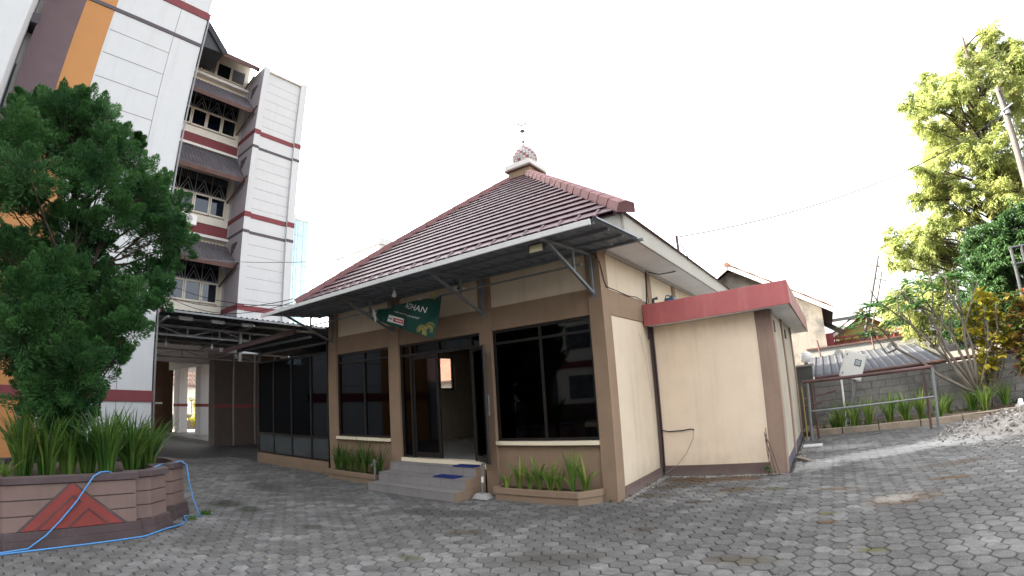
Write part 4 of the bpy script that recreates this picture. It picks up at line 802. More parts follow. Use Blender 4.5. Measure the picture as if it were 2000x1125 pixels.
ring(MB(), plan(.045), plan(-.12), .101, .20).build('base_course', PLANT2, PL, bev=.004)
for k in range(3): ring(MB(), plan(0), plan(-.12), .201+k*.185, .201+k*.185+.170).build('wall_course', PLANT1, PL, bev=.003)
ring(MB(), plan(-.018), plan(-.12), .20, .757).build('joint_core', PLANT2, PL)
ring(MB(), plan(.035), plan(-.13), .756, .835).build('coping', PLANT2, PL, bev=.004)
pp_ = plan(-.1); MB().add([(*p,.74) for p in pp_], [tuple(range(len(pp_)))]).build('soil', SOIL, PL)
def tri(pts, x, m, nm, th=.02): MB().ext([(x, y, z) for y, z in pts], (th,0,0)).build(nm, m, PL, bev=.003)
tri([(-6.72,.203),(-6.08,.772),(-5.41,.203)], -4.148, PLANT2, 'emblem_outline', .012)
tri([(-6.67,.207),(-6.08,.745),(-5.47,.207)], -4.137, PLANTR, 'emblem_panel', .012)
for a, b in (((-6.51,.207),(-6.07,.595)),((-6.07,.595),(-5.98,.52)),((-5.98,.52),(-6.33,.207)),((-6.14,.207),(-5.89,.425)),((-5.89,.425),(-5.64,.207))):
    MB().bar((-4.122,a[0],a[1]),(-4.122,b[0],b[1]),.014,.02,up=(1,0,0)).build('emblem_line', PLANT2, PL)
PLN = ((-5.0,-6.60,.95),(-5.05,-6.30,.88),(-5.1,-6.02,.82),(-5.05,-5.76,.85),(-4.75,-5.55,.98),(-4.95,-5.15,.92),(-5.35,-4.85,.85))
ORD = ('leftmost','second','third','fourth','fifth, fullest','sixth','rightmost, spreading')
for k, (x, y, h) in enumerate(PLN):
    o = blades(MB(), x, y, .74, 170 if k == 4 else 135, h, .42, .032, .40 if k < 5 else .75, .015).build('sword_plant', SWORD)
    tag(o, '%s clump of tall green sword leaves in the large planter' % ORD[k], 'plant', 'sword plants in the large planter')
mb = blades(MB(), -4.6, -6.82, .76, 30, .30, .12, .03, .9, .3); tag(mb.build('sword_plant', SWORD), 'low yellowish leafy tuft at the left end of the large planter', 'plant')
JT = thing('juniper_tree', 'dark green juniper with lumpy crown growing from the large planter', 'tree', (-5.7,-5.95,.7))
def foliage(blobs, per, ln, wd, mode, dens=1.):
    """crown built as plumes: every clump sends out tapering plumes of sprays or drooping leafy twigs"""
    mb = MB()
    for bi, (cx, cy, cz, R) in enumerate(blobs):
        npl = max(6, int((21 if mode == 'spray' else 15)*(R/.45)**1.3)); bt = rnd(-.12,.12); c0 = Vector((cx,cy,cz))
        for k in range(npl):
            d = Vector((random.gauss(0,1), random.gauss(0,1), random.gauss(0,1)+(.35 if mode == 'spray' else .1))).normalized()
            if mode == 'spray':
                ax = (d+Vector((rnd(-.2,.2),rnd(-.2,.2),rnd(.25,.75)))).normalized(); st = c0+d*R*rnd(.15,.6); Lp = R*rnd(.55,1.0); w0 = R*rnd(.32,.5); pt = bt+rnd(-.16,.16)
                for i in range(int(per)):
                    t = rnd(0,1)**.8; off = Vector((random.gauss(0,1),random.gauss(0,1),random.gauss(0,1))).normalized(); wr = w0*(1-t)**.7*rnd(.55,1.05)
                    p = st+ax*Lp*t+off*wr; g = (ax*.7+off*.75+Vector((0,0,.25))).normalized(); L = ln*rnd(.6,1.2)*(1-.35*t); tn = min(1,max(0,.30+.22*t+pt+rnd(-.18,.22)))
                    s = g.orthogonal().normalized(); s.rotate(Matrix.Rotation(rnd(0,6.28),3,g)); q = g.cross(s)
                    w2 = wd*.5; mb.add([p, p+g*L*.45+q*w2, p+g*L, p+g*L*.45-q*w2], [(0,1,2,3)], tn)
            else:
                st = c0+d*R*rnd(.0,.55); tw = (d+Vector((rnd(-.4,.4),rnd(-.4,.4),rnd(-.3,.4)))).normalized(); Lp = R*rnd(.5,1.0); pt = bt+rnd(-.2,.2)
                for i in range(int(per/13)):
                    t = rnd(.1,1); p = st+tw*Lp*t+Vector((rnd(-.09,.09),rnd(-.09,.09),rnd(-.07,.07)-.10*t*t)); a = rnd(0,6.28)
                    g = (tw*.35+Vector((math.cos(a),math.sin(a),-.35+rnd(-.6,.35)))).normalized(); L = ln*rnd(.55,1.25); s = g.cross(Vector((rnd(-.5,.5),rnd(-.5,.5),1))).normalized(); tn = min(1,max(0,.5+pt+rnd(-.3,.3)))
                    m1 = p+g*L*.45; dn = Vector((0,0,-.18*L))
                    mb.add([p, m1+s*wd/2, p+g*L+dn, m1-s*wd/2], [(0,1,2,3)], tn)
    return mb
JUNIPER += [(-5.5,-6.0,1.45,.45),(-5.8,-6.3,1.7,.5),(-5.2,-6.0,2.2,.5),(-5.5,-5.7,2.6,.5),(-5.9,-6.1,3.0,.55),(-5.3,-6.3,3.4,.5),(-5.8,-5.6,3.5,.45),(-5.4,-6.1,1.9,.5),(-5.6,-6.5,2.5,.5),(-6.1,-5.7,2.2,.5),(-5.7,-6.3,4.2,.5)]
foliage(JUNIPER, 400, .075, .0175, 'spray').build('crown', JUN, JT)
mb = MB(); mb.tube([(-5.75,-5.95,.6),(-5.72,-5.98,1.6),(-5.65,-6.05,2.6),(-5.6,-6.1,3.6),(-5.6,-6.25,4.8),(-5.7,-6.4,5.8)], .12, 10, .03)
mb.tube([(-5.70,-5.95,.7),(-5.5,-5.8,1.9),(-5.45,-5.9,2.9),(-5.5,-6.2,4.0)], .09, 8, .03)
for (cx, cy, cz, R) in JUNIPER:
    z0 = max(1.6, cz-rnd(.6,1.4)); st = Vector((-5.65,-6.02-.06*(z0-2),z0)); en = Vector((cx,cy,cz)); mid = st.lerp(en,.5)+Vector((rnd(-.1,.1),rnd(-.1,.1),-.12))
    mb.tube([st, mid, en], .03, 6, .008)
    for q in range(3): mb.tube([st.lerp(en,.55), en+Vector((rnd(-R,R),rnd(-R,R),rnd(-R,R)))*.7], .011, 4, .003)
mb.build('trunk', BARK, JT)
# hose
tag(MB().tube([(-4.02,-7.6,.02),(-4.03,-6.9,.015),(-4.03,-6.6,.03),(-4.035,-6.4,.16),(-4.045,-6.22,.33),(-4.055,-6.04,.53),(-4.06,-5.92,.70),(-4.075,-5.83,.82),(-4.10,-5.75,.862),(-4.22,-5.64,.855),(-4.38,-5.5,.80),(-4.6,-5.3,.77),(-4.62,-5.05,.78),(-4.64,-4.86,.845),(-4.8,-4.75,.85),(-5.0,-4.8,.8),(-5.12,-4.60,.8),(-5.06,-4.38,.85),(-4.97,-4.32,.80),(-4.93,-4.30,.55),(-4.87,-4.27,.30),(-4.80,-4.22,.10),(-4.78,-4.18,.02),(-4.86,-4.24,.014),(-5.0,-4.38,.014),(-4.80,-4.44,.014),(-4.64,-4.46,.014),(-4.46,-4.58,.014),(-4.28,-4.9,.014),(-4.03,-5.22,.014),(-4.0,-5.70,.014),(-3.99,-6.2,.014),(-3.97,-6.6,.016),(-3.95,-6.95,.016),(-3.9,-7.6,.016)], .0105, 8).build('garden_hose', HOSE, smooth=True), 'blue garden hose looped over the planter rim and trailing on the pavers', 'hose')
wd_ = blades(MB(), -4.95, -4.05, -.01, 26, .10, .35, .03, .9, .1); blades(wd_, -4.75, -4.35, -.01, 20, .08, .3, .03, .9, .1); tag(wd_.build('weeds', SWORD), 'low green weeds at the foot of the large planter', 'weeds')

# ------------------------------------------------------------------ right side: bed, kerb, block wall
bed = MB().box(2.3,7.05,-.05,16,8.6,.10).build('planting_bed', SOIL); struct(bed)
KB = thing('bed_kerb', 'weathered low kerb edging the planting bed along the block wall', 'kerb', (5.5,6.98,0))
x = 2.5; kp = [(2.5,6.98),(3.3,6.92),(4.2,6.90),(5.2,6.86),(6.2,6.90),(7.2,7.02),(8.2,7.06),(9.4,7.1),(10.6,7.1)]
for a, b in zip(kp[:-1], kp[1:]): MB().bar((a[0]+.01,a[1],.055),(b[0]-.008,b[1],.055+rnd(-.008,.008)),.14,.19).build('kerb_stone', KERB, KB, bev=.015)
BW = thing('block_wall', 'grey concrete block boundary wall with rusty pipe coping', 'wall', (7,8.7,0))
MB().box(2.45,8.635,-.05,13.5,8.76,1.36).build('mortar_core', MORTAR, BW)
BMs = []
for k in range(10):
    m = MB().box(0,0,0,.392,.05,.188, rnd(0,1)); BMs.append(mesh_of(m, 'block', BLOCK, bev=.008))
HB = MB().box(0,0,0,.19,.05,.188,.5); HBm = mesh_of(HB, 'block', BLOCK, bev=.008)
for r in range(7):
    for k in range(28):
        x = 2.46+k*.40-(.2 if r % 2 else 0)
        if x < 2.4: continue
        put('block', random.choice(BMs), BW, (x, 8.60+rnd(-.006,.006), -.02+r*.196))
MB().tube([(2.7,8.66,1.43),(6.8,8.67,1.44),(13,8.66,1.43)], .05, 8).build('coping_pipe', RUST, BW)
pr_ = MB().box(2.14,8.5,-.05,2.66,8.95,1.80).build('gate_pillar', mat('pillar_stone', (.10,.098,.09), fine=30, bump=.8, spots=(.2,.19,.17), spots_amt=.5)); tag(pr_, 'dark stone gate pillar carrying the round globe lamp', 'pillar')
MB().box(2.08,8.44,1.80,2.72,9.0,1.86).build('cap', CONC, pr_, bev=.01, org=(0,0,0))
for z in (.3,.6,.9,1.2,1.5):
    MB().box(2.13,8.49,z,2.67,8.96,z+.012).build('stone_joint', MORTAR, pr_, org=(0,0,0))
gl = thing('globe_lamp', 'white globe lamp on a dark stem on the gate pillar', 'lamp', (2.51,8.7,1.86))
MB().lathe([(.17*math.sin(math.pi*i/14), 2.07-.17*math.cos(math.pi*i/14)) for i in range(15)], (2.51,8.7,0), 24).build('globe', GLOBE, gl, smooth=True); MB().lathe([(.075,1.86),(.06,1.885),(.035,1.90),(.05,1.92)], (2.51,8.7,0), 14).build('lamp_base', DARKSTEEL, gl)
# railing
RL = thing('pipe_railing', 'grey pipe railing with rusty top rail in front of the planting bed', 'railing', (4,5.95,0))
for x, y, lx in ((2.56,5.98,.03),(5.42,5.76,.03)): MB().tube([(x,y,-.02),(x+lx,y,1.40 if x < 3 else 1.39)], .034, 10).build('post', METAL, RL)
for x, y, lx in ((2.72,6.25,-.06),(5.32,6.1,-.04)): MB().tube([(x,y,-.02),(x+lx,y-.1,1.38 if x < 3 else 1.37)], .03, 10).build('rear_post', RUST, RL)
MB().tube([(2.48,5.98,1.42),(5.46,5.77,1.40)], .04, 10).build('top_rail', RUST, RL); MB().tube([(2.58,5.98,.70),(5.42,5.77,.74)], .022, 8).build('mid_rail', METAL, RL)
# meter box
MX = thing('meter_box', 'pale grey electrical meter box leaning on pipe legs by the wall', 'meter box', (3.7,7.5,.1))
bx = Vector((3.78,7.5,1.66)); ux = Vector((.47,.0,-.19)).normalized(); uz = Vector((.19,0,.47)).normalized()
def obox(mb, c, a, b, d, yf=0):
    vs = [c+ux*(sx*a)+uz*(sz*b)+Vector((0,sy*d+yf,0)) for sz in (-1,1) for sx, sy in ((-1,-1),(1,-1),(1,1),(-1,1))]
    return mb.add(vs, [(0,3,2,1),(4,5,6,7),(0,1,5,4),(1,2,6,5),(2,3,7,6),(3,0,4,7)])
obox(MB(), bx, .29, .355, .10).build('cabinet', mat('meter_cabinet_paint', (.50,.49,.45), var=.1, rough=.4, spots=(.32,.28,.22), spots_amt=.4), MX, bev=.015)
obox(MB(), bx, .27, .335, .004, -.106).build('door', mat('meter_door_paint', (.56,.55,.51), var=.08, rough=.35), MX, bev=.006)
dw = obox(MB(), bx+ux*.10+uz*.10, .085, .085, .006, -.112).build('window_rim', DARKSTEEL, MX, bev=.005); obox(MB(), bx+ux*.10+uz*.10, .066, .066, .003, -.121).build('window_pane', mat('meter_window', (.30,.33,.34), rough=.2, bump=0), dw)
for q in ((-.22,.25),(-.22,-.25)): obox(MB(), bx+ux*q[0]+uz*q[1], .014, .022, .012, -.11).build('hinge', DARKSTEEL, MX)
MB().tube([(3.55,7.55,.0),(3.62,7.52,.6),(3.78,7.5,1.36)], .04, 8).build('leg', METAL, MX); MB().tube([(3.42,7.45,0),(3.43,7.45,1.38)], .026, 8).build('leg', PLASTW, MX)
obox(MB(), bx-uz*.34, .14, .03, .06).build('cable_gland', DARKSTEEL, MX)
ONAMES = ('second clump from the railing post at the gate pillar','third clump of sword leaves along the bed kerb, by the meter box legs','sword leaf clump right of the meter box legs','sword leaf clump below the middle of the pipe railing','sword leaf clump in the bed, left of the right railing post','sword leaf clump just behind the right railing post','leftmost low sword leaf clump in the bed by the gate pillar','sword leaf clump right of the right railing post','sword leaf clump left of the frangipani trunk','sword leaf clump in front of the frangipani trunk','rightmost sword leaf clump in the bed beyond the frangipani','thin sword leaf clump behind the right railing post')
for k, (x, y) in enumerate(BEDCLUMPS):
    o = blades(MB(), x, min(max(y,7.1),8.0), .08, 52, 1.2*(.62,.66,.72,.75,.78,.74,.4,.55,.62,.70,.62,.5)[k], .28, .034, .5, .10).build('sword_plant', SWORDB); lab = ONAMES[k] if 'leaf' in ONAMES[k] or 'leaves' in ONAMES[k] else ONAMES[k]+', of sword leaves'
    tag(o, lab, 'plant', 'sword plants in the bed by the wall')
gc = MB()
for k in range(60): blades(gc, rnd(2.6,9), rnd(7.15,8.4), .08, 9, rnd(.08,.2), .3, .025, .9, .15)
tag(gc.build('ground_cover', SWORD), 'low weeds and small leaves covering the soil of the bed', 'weeds', kind='stuff')
# frangipani
FG = thing('frangipani_tree', 'bare-branched frangipani leaning left over the block wall', 'tree', (6.95,7.7,.1))
mb = MB()
for i, br in enumerate(FRANGI):
    pts = []
    for a, b in zip(br[:-1], br[1:]):
        a, b = Vector(a), Vector(b)
        for q in (0, .5): pts.append(a.lerp(b, q)+Vector((rnd(-.02,.02), rnd(-.05,.05), rnd(-.02,.02))))
    pts.append(Vector(br[-1])); mb.tube(pts, .048 if i < 7 else .03, 7, .012)
    for q in range(3 if i < 7 else 1):
        a = Vector(random.choice(br[2:] if len(br) > 3 else br[1:])); b = a+Vector((rnd(-.35,.15), rnd(-.4,.4), rnd(.25,.65))); mb.tube([a, a.lerp(b,.5)+Vector((rnd(-.06,.06),0,-.03)), b], .018, 6, .010)
mb.build('trunk', BARKG, FG, smooth=True)
def whorl(mb, p, n, L, w, tone, up=.25, taper=.55):
    p = Vector(p)
    for k in range(n):
        a = k*2.4+rnd(-.3,.3); e = rnd(-.25,.9)*up*2; g = Vector((math.cos(a)*math.cos(e), math.sin(a)*math.cos(e), math.sin(e))); s = g.cross(Vector((0,0,1))).normalized(); ll = L*rnd(.65,1.15); ww = w*rnd(.8,1.15)
        dz = Vector((0,0,-.22*ll)); m1 = p+g*ll*.35; m2 = p+g*ll*.7+dz*.4; fold = Vector((0,0,.12*ww)); tn = min(1,max(0,tone()))
        mb.add([p, m1+s*ww*.42+fold, m2+s*ww*.5+fold, p+g*ll+dz, m2-s*ww*.5+fold, m1-s*ww*.42+fold, m1, m2], [(0,1,6),(0,6,5),(1,2,7,6),(6,7,4,5),(2,3,7),(7,3,4)], tn)
mb = MB()
for t in FRANGI_TIPS:
    for q in range(2): whorl(mb, Vector(t)+Vector((rnd(-.16,.16),rnd(-.16,.16),rnd(-.1,.1))), 10, .42, .11, lambda: rnd(.1,1), .3)
mb.build('crown', FRANL, FG)
def croton(name, label, pts, base, m, tone):
    t = thing(name, label, 'shrub', base); st = MB(); lf = MB()
    for p in pts:
        p = Vector(p); st.tube([Vector(base)+Vector((rnd(-.12,.12),rnd(-.1,.1),0)), Vector(base).lerp(p,.55)+Vector((rnd(-.08,.08),rnd(-.08,.08),0)), p], .018, 6, .008)
        for q in range(6): whorl(lf, p+Vector((rnd(-.15,.15),rnd(-.2,.2),-.06*q+rnd(-.03,.08))), 11, .27, .10, tone, .6)
    st.build('stem', BARKG, t); lf.build('crown', m, t)
croton('croton_shrub', 'yellow-leaved croton shrub right of the frangipani in front of the wall', CROTON, (7.25,8.05,.1), CROTL, lambda: rnd(.25,1) if rnd(0,1) < .75 else rnd(0,.4))
croton('croton_shrub', 'red, yellow and green croton shrub at the right edge of the picture', CROTON2, (8.2,7.6,.1), CROTR, lambda: rnd(0,.45) if rnd(0,1) < .55 else rnd(.5,1))
# rubble heap
mb = MB()
for i in range(2600):
    x, y = rnd(5.1,8.6), rnd(2.6,6.6); hx = math.exp(-(((x-7.4)/1.3)**2+((y-5.2)/1.0)**2))
    if rnd(0,1) > .12+hx*1.2 or (x-5.0) < .35*(abs(y-4.4)): continue
    z = .38*hx*rnd(.1,1); s = rnd(.014,.055)*(.6+.7*hx); R3 = Matrix.Rotation(rnd(0,6.28),3,Vector((rnd(-1,1),rnd(-1,1),rnd(-1,1))).normalized())
    vs = [Vector((x,y,z+s*.3))+R3@Vector((a*s*rnd(.6,1.1),b*s*rnd(.5,1.),c*s*rnd(.2,.5))) for c in (-1,1) for a, b in ((-1,-1),(1,-1),(1,1),(-1,1))]
    mb.add(vs, [(0,3,2,1),(4,5,6,7),(0,1,5,4),(1,2,6,5),(2,3,7,6),(3,0,4,7)], rnd(0,1))
core = []
for i in range(24):
    for j in range(18):
        x, y = 5.6+i*.14, 3.6+j*.17; core.append((x, y, -.01+.33*math.exp(-(((x-7.4)/1.25)**2+((y-5.2)/.95)**2))-.045+rnd(0,.03)))
mb.add(core, [(i*18+j,(i+1)*18+j,(i+1)*18+j+1,i*18+j+1) for i in range(23) for j in range(17)], .3)
tag(mb.build('rubble_heap', RUBBLE), 'heap of broken pale rubble on the pavers at the right edge', 'rubble', kind='stuff')
mb = MB()
for k in range(22): p = Vector((rnd(6.7,8.0), rnd(5.9,6.9), rnd(.1,.25))); mb.tube([p, p+Vector((rnd(-.5,.5),rnd(-.4,.3),rnd(-.05,.08)))], .012, 5, .006)
tag(mb.build('dead_branches', BARK), 'dry dead twigs lying behind the rubble heap', 'twigs', kind='stuff')
tag(MB().lathe([(.07,0),(.075,.02),(.07,.20),(.05,.22),(.05,.27),(0,.28)], (7.55,6.75,.08), 14).build('plastic_canister', PLASTW, smooth=True), 'white plastic canister standing behind the rubble by the kerb', 'canister')
# loose things at the annex
tag(MB().bar((2.36,3.35,.05),(2.62,3.05,.03),.10,.035).build('loose_plank', mat('old_plank', (.25,.21,.17), fine=30)), 'short grey plank leaning out from the annex corner', 'plank')
tag(MB().box(2.40,4.95,.0,2.82,5.2,.03).build('white_board', PLASTW), 'flat white board lying on the ground beside the railing post', 'board')
mb = MB()
for a, b in (((1.95,2.0,.74),(2.17,1.86,.03)),((1.96,2.03,.62),(2.12,1.80,.03)),((1.97,2.06,.80),(2.0,1.92,.02)),((1.95,2.04,.70),(2.05,1.84,.02))): mb.tube([a, ((a[0]+b[0])/2+rnd(-.02,.02),(a[1]+b[1])/2,(a[2]+b[2])/2), b], .007, 5)
tag(mb.build('iron_rods', RUST), 'bundle of thin rusty iron rods leaning on the annex corner', 'rods')
mb = MB()
for q in range(3): whorl(mb, (1.98+rnd(-.05,.05),1.93,.06+q*.04), 7, .09, .06, lambda: rnd(.3,1), .5)
tag(mb.build('small_weed', FRANL), 'small green weed at the foot of the annex corner post', 'weed')
jg = thing('water_jug', 'dark blue plastic jug standing on the annex roof edge', 'jug', (.42,2.15,3.14))
MB().box(.36,2.08,3.14,.56,2.2,3.36).build('body', PLASTB, jg, bev=.03); MB().tube([(.50,2.14,3.36),(.50,2.14,3.40)], .022).build('cap', DARKSTEEL, jg); MB().tube([(.38,2.14,3.36),(.39,2.14,3.41),(.45,2.14,3.41),(.47,2.14,3.36)], .012).build('handle', PLASTB, jg)
tag(MB().tube([(.16,2.0,3.14),(.17,2.0,3.36),(.24,2.05,3.38)], .03).build('vent_elbow', DARKSTEEL), 'small dark pipe elbow on the annex roof left of the jug', 'pipe')
# cables and conduits
def cab(label, pts, r=.008, m=CABLE, name='cable', cat='cable', n=5): return tag(MB().tube(pts, r, n).build(name, m), label, cat)
def sag(a, b, s, n=16): a, b = Vector(a), Vector(b); return [a.lerp(b, k/n)-Vector((0,0,s*4*(k/n)*(1-k/n))) for k in range(n+1)]
cab('black cable drooping from the awning down the hall corner and along the side beam', [(-.08,-.03,3.95),(.012,.02,3.75),(.015,.12,3.45),(.012,.2,3.37),(.012,.6,3.36),(.012,1.1,3.34),(.012,1.5,3.37),(.03,1.75,3.34)])
cab('black conduit rising up the hall wall above the annex roof', [(.03,1.9,2.6),(.03,2.0,3.3),(.03,2.2,4.0)], .016)
cab('twin black cables looping from the hall wall to the eave', [(.04,2.3,3.98),(.2,2.45,3.93),(.42,2.8,4.0),(.6,3.1,4.14),(.68,3.2,4.33),(.5,3.35,4.75)], .012)
cab('black conduit running down the corner between hall and annex', [(.05,2.05,2.85),(.045,2.07,1.7),(.055,2.07,.87),(.05,2.08,.05)], .013)
cab('brown cable stub sticking out along the annex wall', [(.05,2.07,.88),(.2,2.06,.845),(.45,2.07,.85),(.62,2.07,.87),(.70,2.0,.86)], .012)
cab('thin grey wire drooping from the cable stub to the hall corner', [(.68,2.02,.86),(.66,2.05,.70),(.5,2.06,.42),(.3,2.05,.2),(.12,2.04,.09),(.06,2.05,.07)], .005, PALEW)
cab('thin wire hanging down the side wall of the hall', [(.0,1.5,2.7),(.0,1.72,2.2),(.0,1.85,1.5)], .003, PALEW)
cab('long power line from the hall eave mast to the tall utility pole', sag((.45,3.35,4.88),(9.94,9.0,8.15),.55), .013)
cab('slack power line from the eave mast toward the far poles', sag((.45,3.35,4.84),(6.9,24,7.2),.8), .010)
cab('grey overhead wire crossing in front of the tower windows', sag((-19.5,-1.5,8.2),(-11.6,3.2,6.95),.25), .013, PALEW)
for k, (zz, s) in enumerate(((7.4,.5),(7.1,.9),(6.8,.6))):
    cab(('upper', 'middle', 'lower')[k]+' black cable sagging from the tower windows over the carport', sag((-19.5,-1.9,zz),(-11.0,1.0,4.9+.1*k),s), .012)
cab('faint power line running between the far leaning poles and the tree', sag((6.2,18,5.5),(10.6,13,6.4),.3), .010)

# ------------------------------------------------------------------ beyond the wall
sh = thing('shed_roof', 'low pale corrugated metal shed roof behind the block wall', 'shed', (5,11,0))
zr = lambda y: 1.45+.145*(y-9.0)
x = 2.5
for k in range(4):
    sheet(MB(), x-.02, x+.98, (lambda y, kk=k: zr(y)+.004*(kk % 2)), 8.95, 13.6, .24, .03).build('roof_sheet', SHEETL, sh); x += .96
MB().box(2.4,13.6,0,7.4,13.75,2.42).build('rear_wall', mat('shed_wall_paint', (.26,.26,.25), var=.1), sh); MB().box(2.45,9.0,0,6.3,9.1,1.40).build('front_wall', MORTAR, sh)
MB().box(2.4,13.55,2.42,7.4,13.8,2.48).build('wall_cap', RUST, sh)
for k, x in enumerate((2.9,4.9,6.6)): MB().tube([(x,13.5,2.1),(x-.05,13.4,2.75)], .03).build('stub_post', RUST, sh)
def house(name, label, x0, x1, y0, y1, zw, zr_, wallm, roofm, ov=.45, ridge='y'):
    h = thing(name, label, 'house', ((x0+x1)/2,(y0+y1)/2,0)); xm = (x0+x1)/2; ym = (y0+y1)/2
    if ridge == 'y':
        MB().ext([(x0,y0,0),(x1,y0,0),(x1,y0,zw),(xm,y0,zr_-.15),(x0,y0,zw)], (0,y1-y0,0)).build('wall', wallm, h)
        L, W = (y0-ov, y1+ov), ((x0-ov, zw-ov*(zr_-zw)/(xm-x0)), (xm, zr_), (x1+ov, zw-ov*(zr_-zw)/(x1-xm)))
        f = lambda u, l, q: (W[0][0]+(xm-W[0][0])*u*2 if u <= .5 else xm+(W[2][0]-xm)*(u-.5)*2, l, (W[0][1]+(zr_-W[0][1])*u*2 if u <= .5 else zr_+(W[2][1]-zr_)*(u-.5)*2)+q)
    else:
        MB().ext([(x0,y0,0),(x0,y1,0),(x0,y1,zw),(x0,ym,zr_-.15),(x0,y0,zw)], (x1-x0,0,0)).build('wall', wallm, h)
        L, W = (x0-ov, x1+ov), ((y0-ov, zw-ov*(zr_-zw)/(ym-y0)), (ym, zr_), (y1+ov, zw-ov*(zr_-zw)/(y1-ym)))
        f = lambda u, l, q: (l, W[0][0]+(ym-W[0][0])*u*2 if u <= .5 else ym+(W[2][0]-ym)*(u-.5)*2, (W[0][1]+(zr_-W[0][1])*u*2 if u <= .5 else zr_+(W[2][1]-zr_)*(u-.5)*2)+q)
    r = MB(); n = max(2, int((L[1]-L[0])/.24)); R = 24; vs = []; prf = ((0,0),(.3,.05),(.6,.045),(.8,0))
    lines = [(L[0]+(L[1]-L[0])*(k+s)/n, q) for k in range(n) for s, q in prf]+[(L[1],0)]; m = len(lines)
    for i in range(R+1):
        for l, q in lines: vs.append(f(i/R, l, q+.05+(.03 if i % 2 else 0)))
    fs = [(i*m+k, i*m+k+1, (i+1)*m+k+1, (i+1)*m+k) for i in range(R) for k in range(m-1)]
    ro_ = r.add(vs, fs).build('roof', roofm, h)
    u = MB()
    for a, b in ((0,.5),(.5,1)): u.add([f(a,L[0],.02),f(a,L[1],.02),f(b,L[1],.02),f(b,L[0],.02)], [(0,1,2,3)])
    u.build('underlay', WOOD, ro_)
    if ridge == 'y':
        for a, b in ((0,.5),(.5,1)): MB().bar(f(a,L[0]+.02,-.06),f(b,L[0]+.02,-.06),.06,.16).build('barge_board', WHITE2, ro_)
        for u_ in (.02,.25,.48,.75,.98): MB().bar(f(u_,L[0],-.06),f(u_,y0+.1,-.06),.08,.12).build('rafter_end', WOOD, ro_)
        MB().tube([f(.5,L[0]-.03,.06),f(.5,L[1]+.03,.06)], .11, 8).build('ridge_cap', roofm, ro_)
    return h
hA = house('neighbour_house', 'weathered grey gable house with clay tile roof behind the annex', -3.7, 3.2, 14, 22, 4.15, 6.3, GREYWALL, OTILE)
MB().add([(3.2,14.2,3.55),(4.0,14.2,3.0),(4.0,17.5,3.0),(3.2,17.5,3.55)], [(0,1,2,3)]).build('lean_to_sheet', SHEET, hA); MB().box(3.2,14.3,2.0,3.5,17,3.0).build('lean_to_wall', REDP, hA)
hB = house('neighbour_house', 'yellow house with red balcony seen past the gable house', 3.9, 6.6, 22, 28, 3.5, 4.3, YELLOW, BTILE)
MB().box(3.6,21.2,2.2,7.2,21.5,2.95).build('balcony_front', OTILE, hB)
for k in range(9): MB().box(3.65+k*.42,21.1,2.0,3.73+k*.42,21.2,3.1).build('balcony_post', REDP, hB)
MB().box(3.5,21.05,3.05,7.3,21.25,3.15).build('balcony_rail', REDP, hB); MB().box(3.4,21.5,4.0,8.0,21.7,4.15).build('balcony_beam', DARKSTEEL, hB)
house('neighbour_house', 'house with orange clay tile roof glimpsed through the hall doorway window', -22, -13, 14.3, 21, 3.1, 5.6, WHITE2, OTILE, ridge='x')
for k, (a, b, r) in enumerate((((3.86,18,-.05),(6.22,18,6.35),.085),((4.16,18.2,-.05),(6.28,18.2,5.70),.06))):
    t = thing('utility_pole', ('tall leaning pale steel utility pole behind the shed roof', 'shorter thinner leaning pole beside the tall leaning pole')[k], 'utility pole', a)
    MB().tube([a, b], r, 10, r*.6).build('shaft', POLEC, t); bb = Vector(a).lerp(Vector(b),.93); MB().bar(bb-Vector((.25,0,-.1)), bb+Vector((.25,0,-.1)), .06).build('cross_arm', STEEL, t)
    MB().tube([bb+Vector((.1,0,.05)), bb+Vector((.22,0,-.15))], .03).build('insulator', PLASTW, t)
bp_ = thing('utility_pole', 'thick grey concrete utility pole in front of the tall tree', 'utility pole', (9.75,9.3,0))
MB().tube([(9.62,9.3,-.05),(9.85,9.15,6.4),(9.95,9.0,8.95)], .115, 12, .085).build('shaft', POLEC, bp_); MB().tube([(9.93,9.03,8.05),(9.93,9.03,8.2)], .115, 12).build('band', STEEL, bp_)
MB().tube([(9.8,8.95,8.15),(10.15,8.9,8.3)], .03).build('hook', STEEL, bp_)
for k in range(9): MB().box(9.90,8.905,8.3+.06*k,9.95,8.93,8.33+.06*k).build('step_hole', DARKSTEEL, bp_)
fr_ = thing('scaffold', 'grey pipe scaffold standing at the right edge above the wall', 'scaffold', (9.1,9.2,0))
for x in (8.9,9.2): MB().tube([(x,9.2,0),(x,9.2,4.22)], .05).build('post', DARKSTEEL, fr_)
for z in (4.22,3.75): MB().tube([(8.85,9.2,z),(10.6,9.2,z)], .045).build('rail', DARKSTEEL, fr_)
def tree(name, label, blobs, per, ln, wd, m, base, lean, bark, r0):
    t = thing(name, label, 'tree', base); foliage(blobs, per, ln, wd, 'leaf').build('crown', m, t)
    b = MB(); top = max(q[2] for q in blobs); base = Vector(base); up = lambda z: base+Vector((lean[0]*(max(0,z)/top)**1.2, lean[1]*(z/top), z))
    b.tube([up(z) for z in (-.1,top*.2,top*.4,top*.6,top*.8,top*.95)], r0, 10, .04)
    for (cx, cy, cz, R) in blobs:
        st = up(max(.8, cz-rnd(.8,2.2))*.98); en = Vector((cx,cy,cz)); b.tube([st, st.lerp(en,.5)+Vector((rnd(-.2,.2),rnd(-.2,.2),.15)), en], .05, 6, .012)
    b.build('trunk', bark, t)
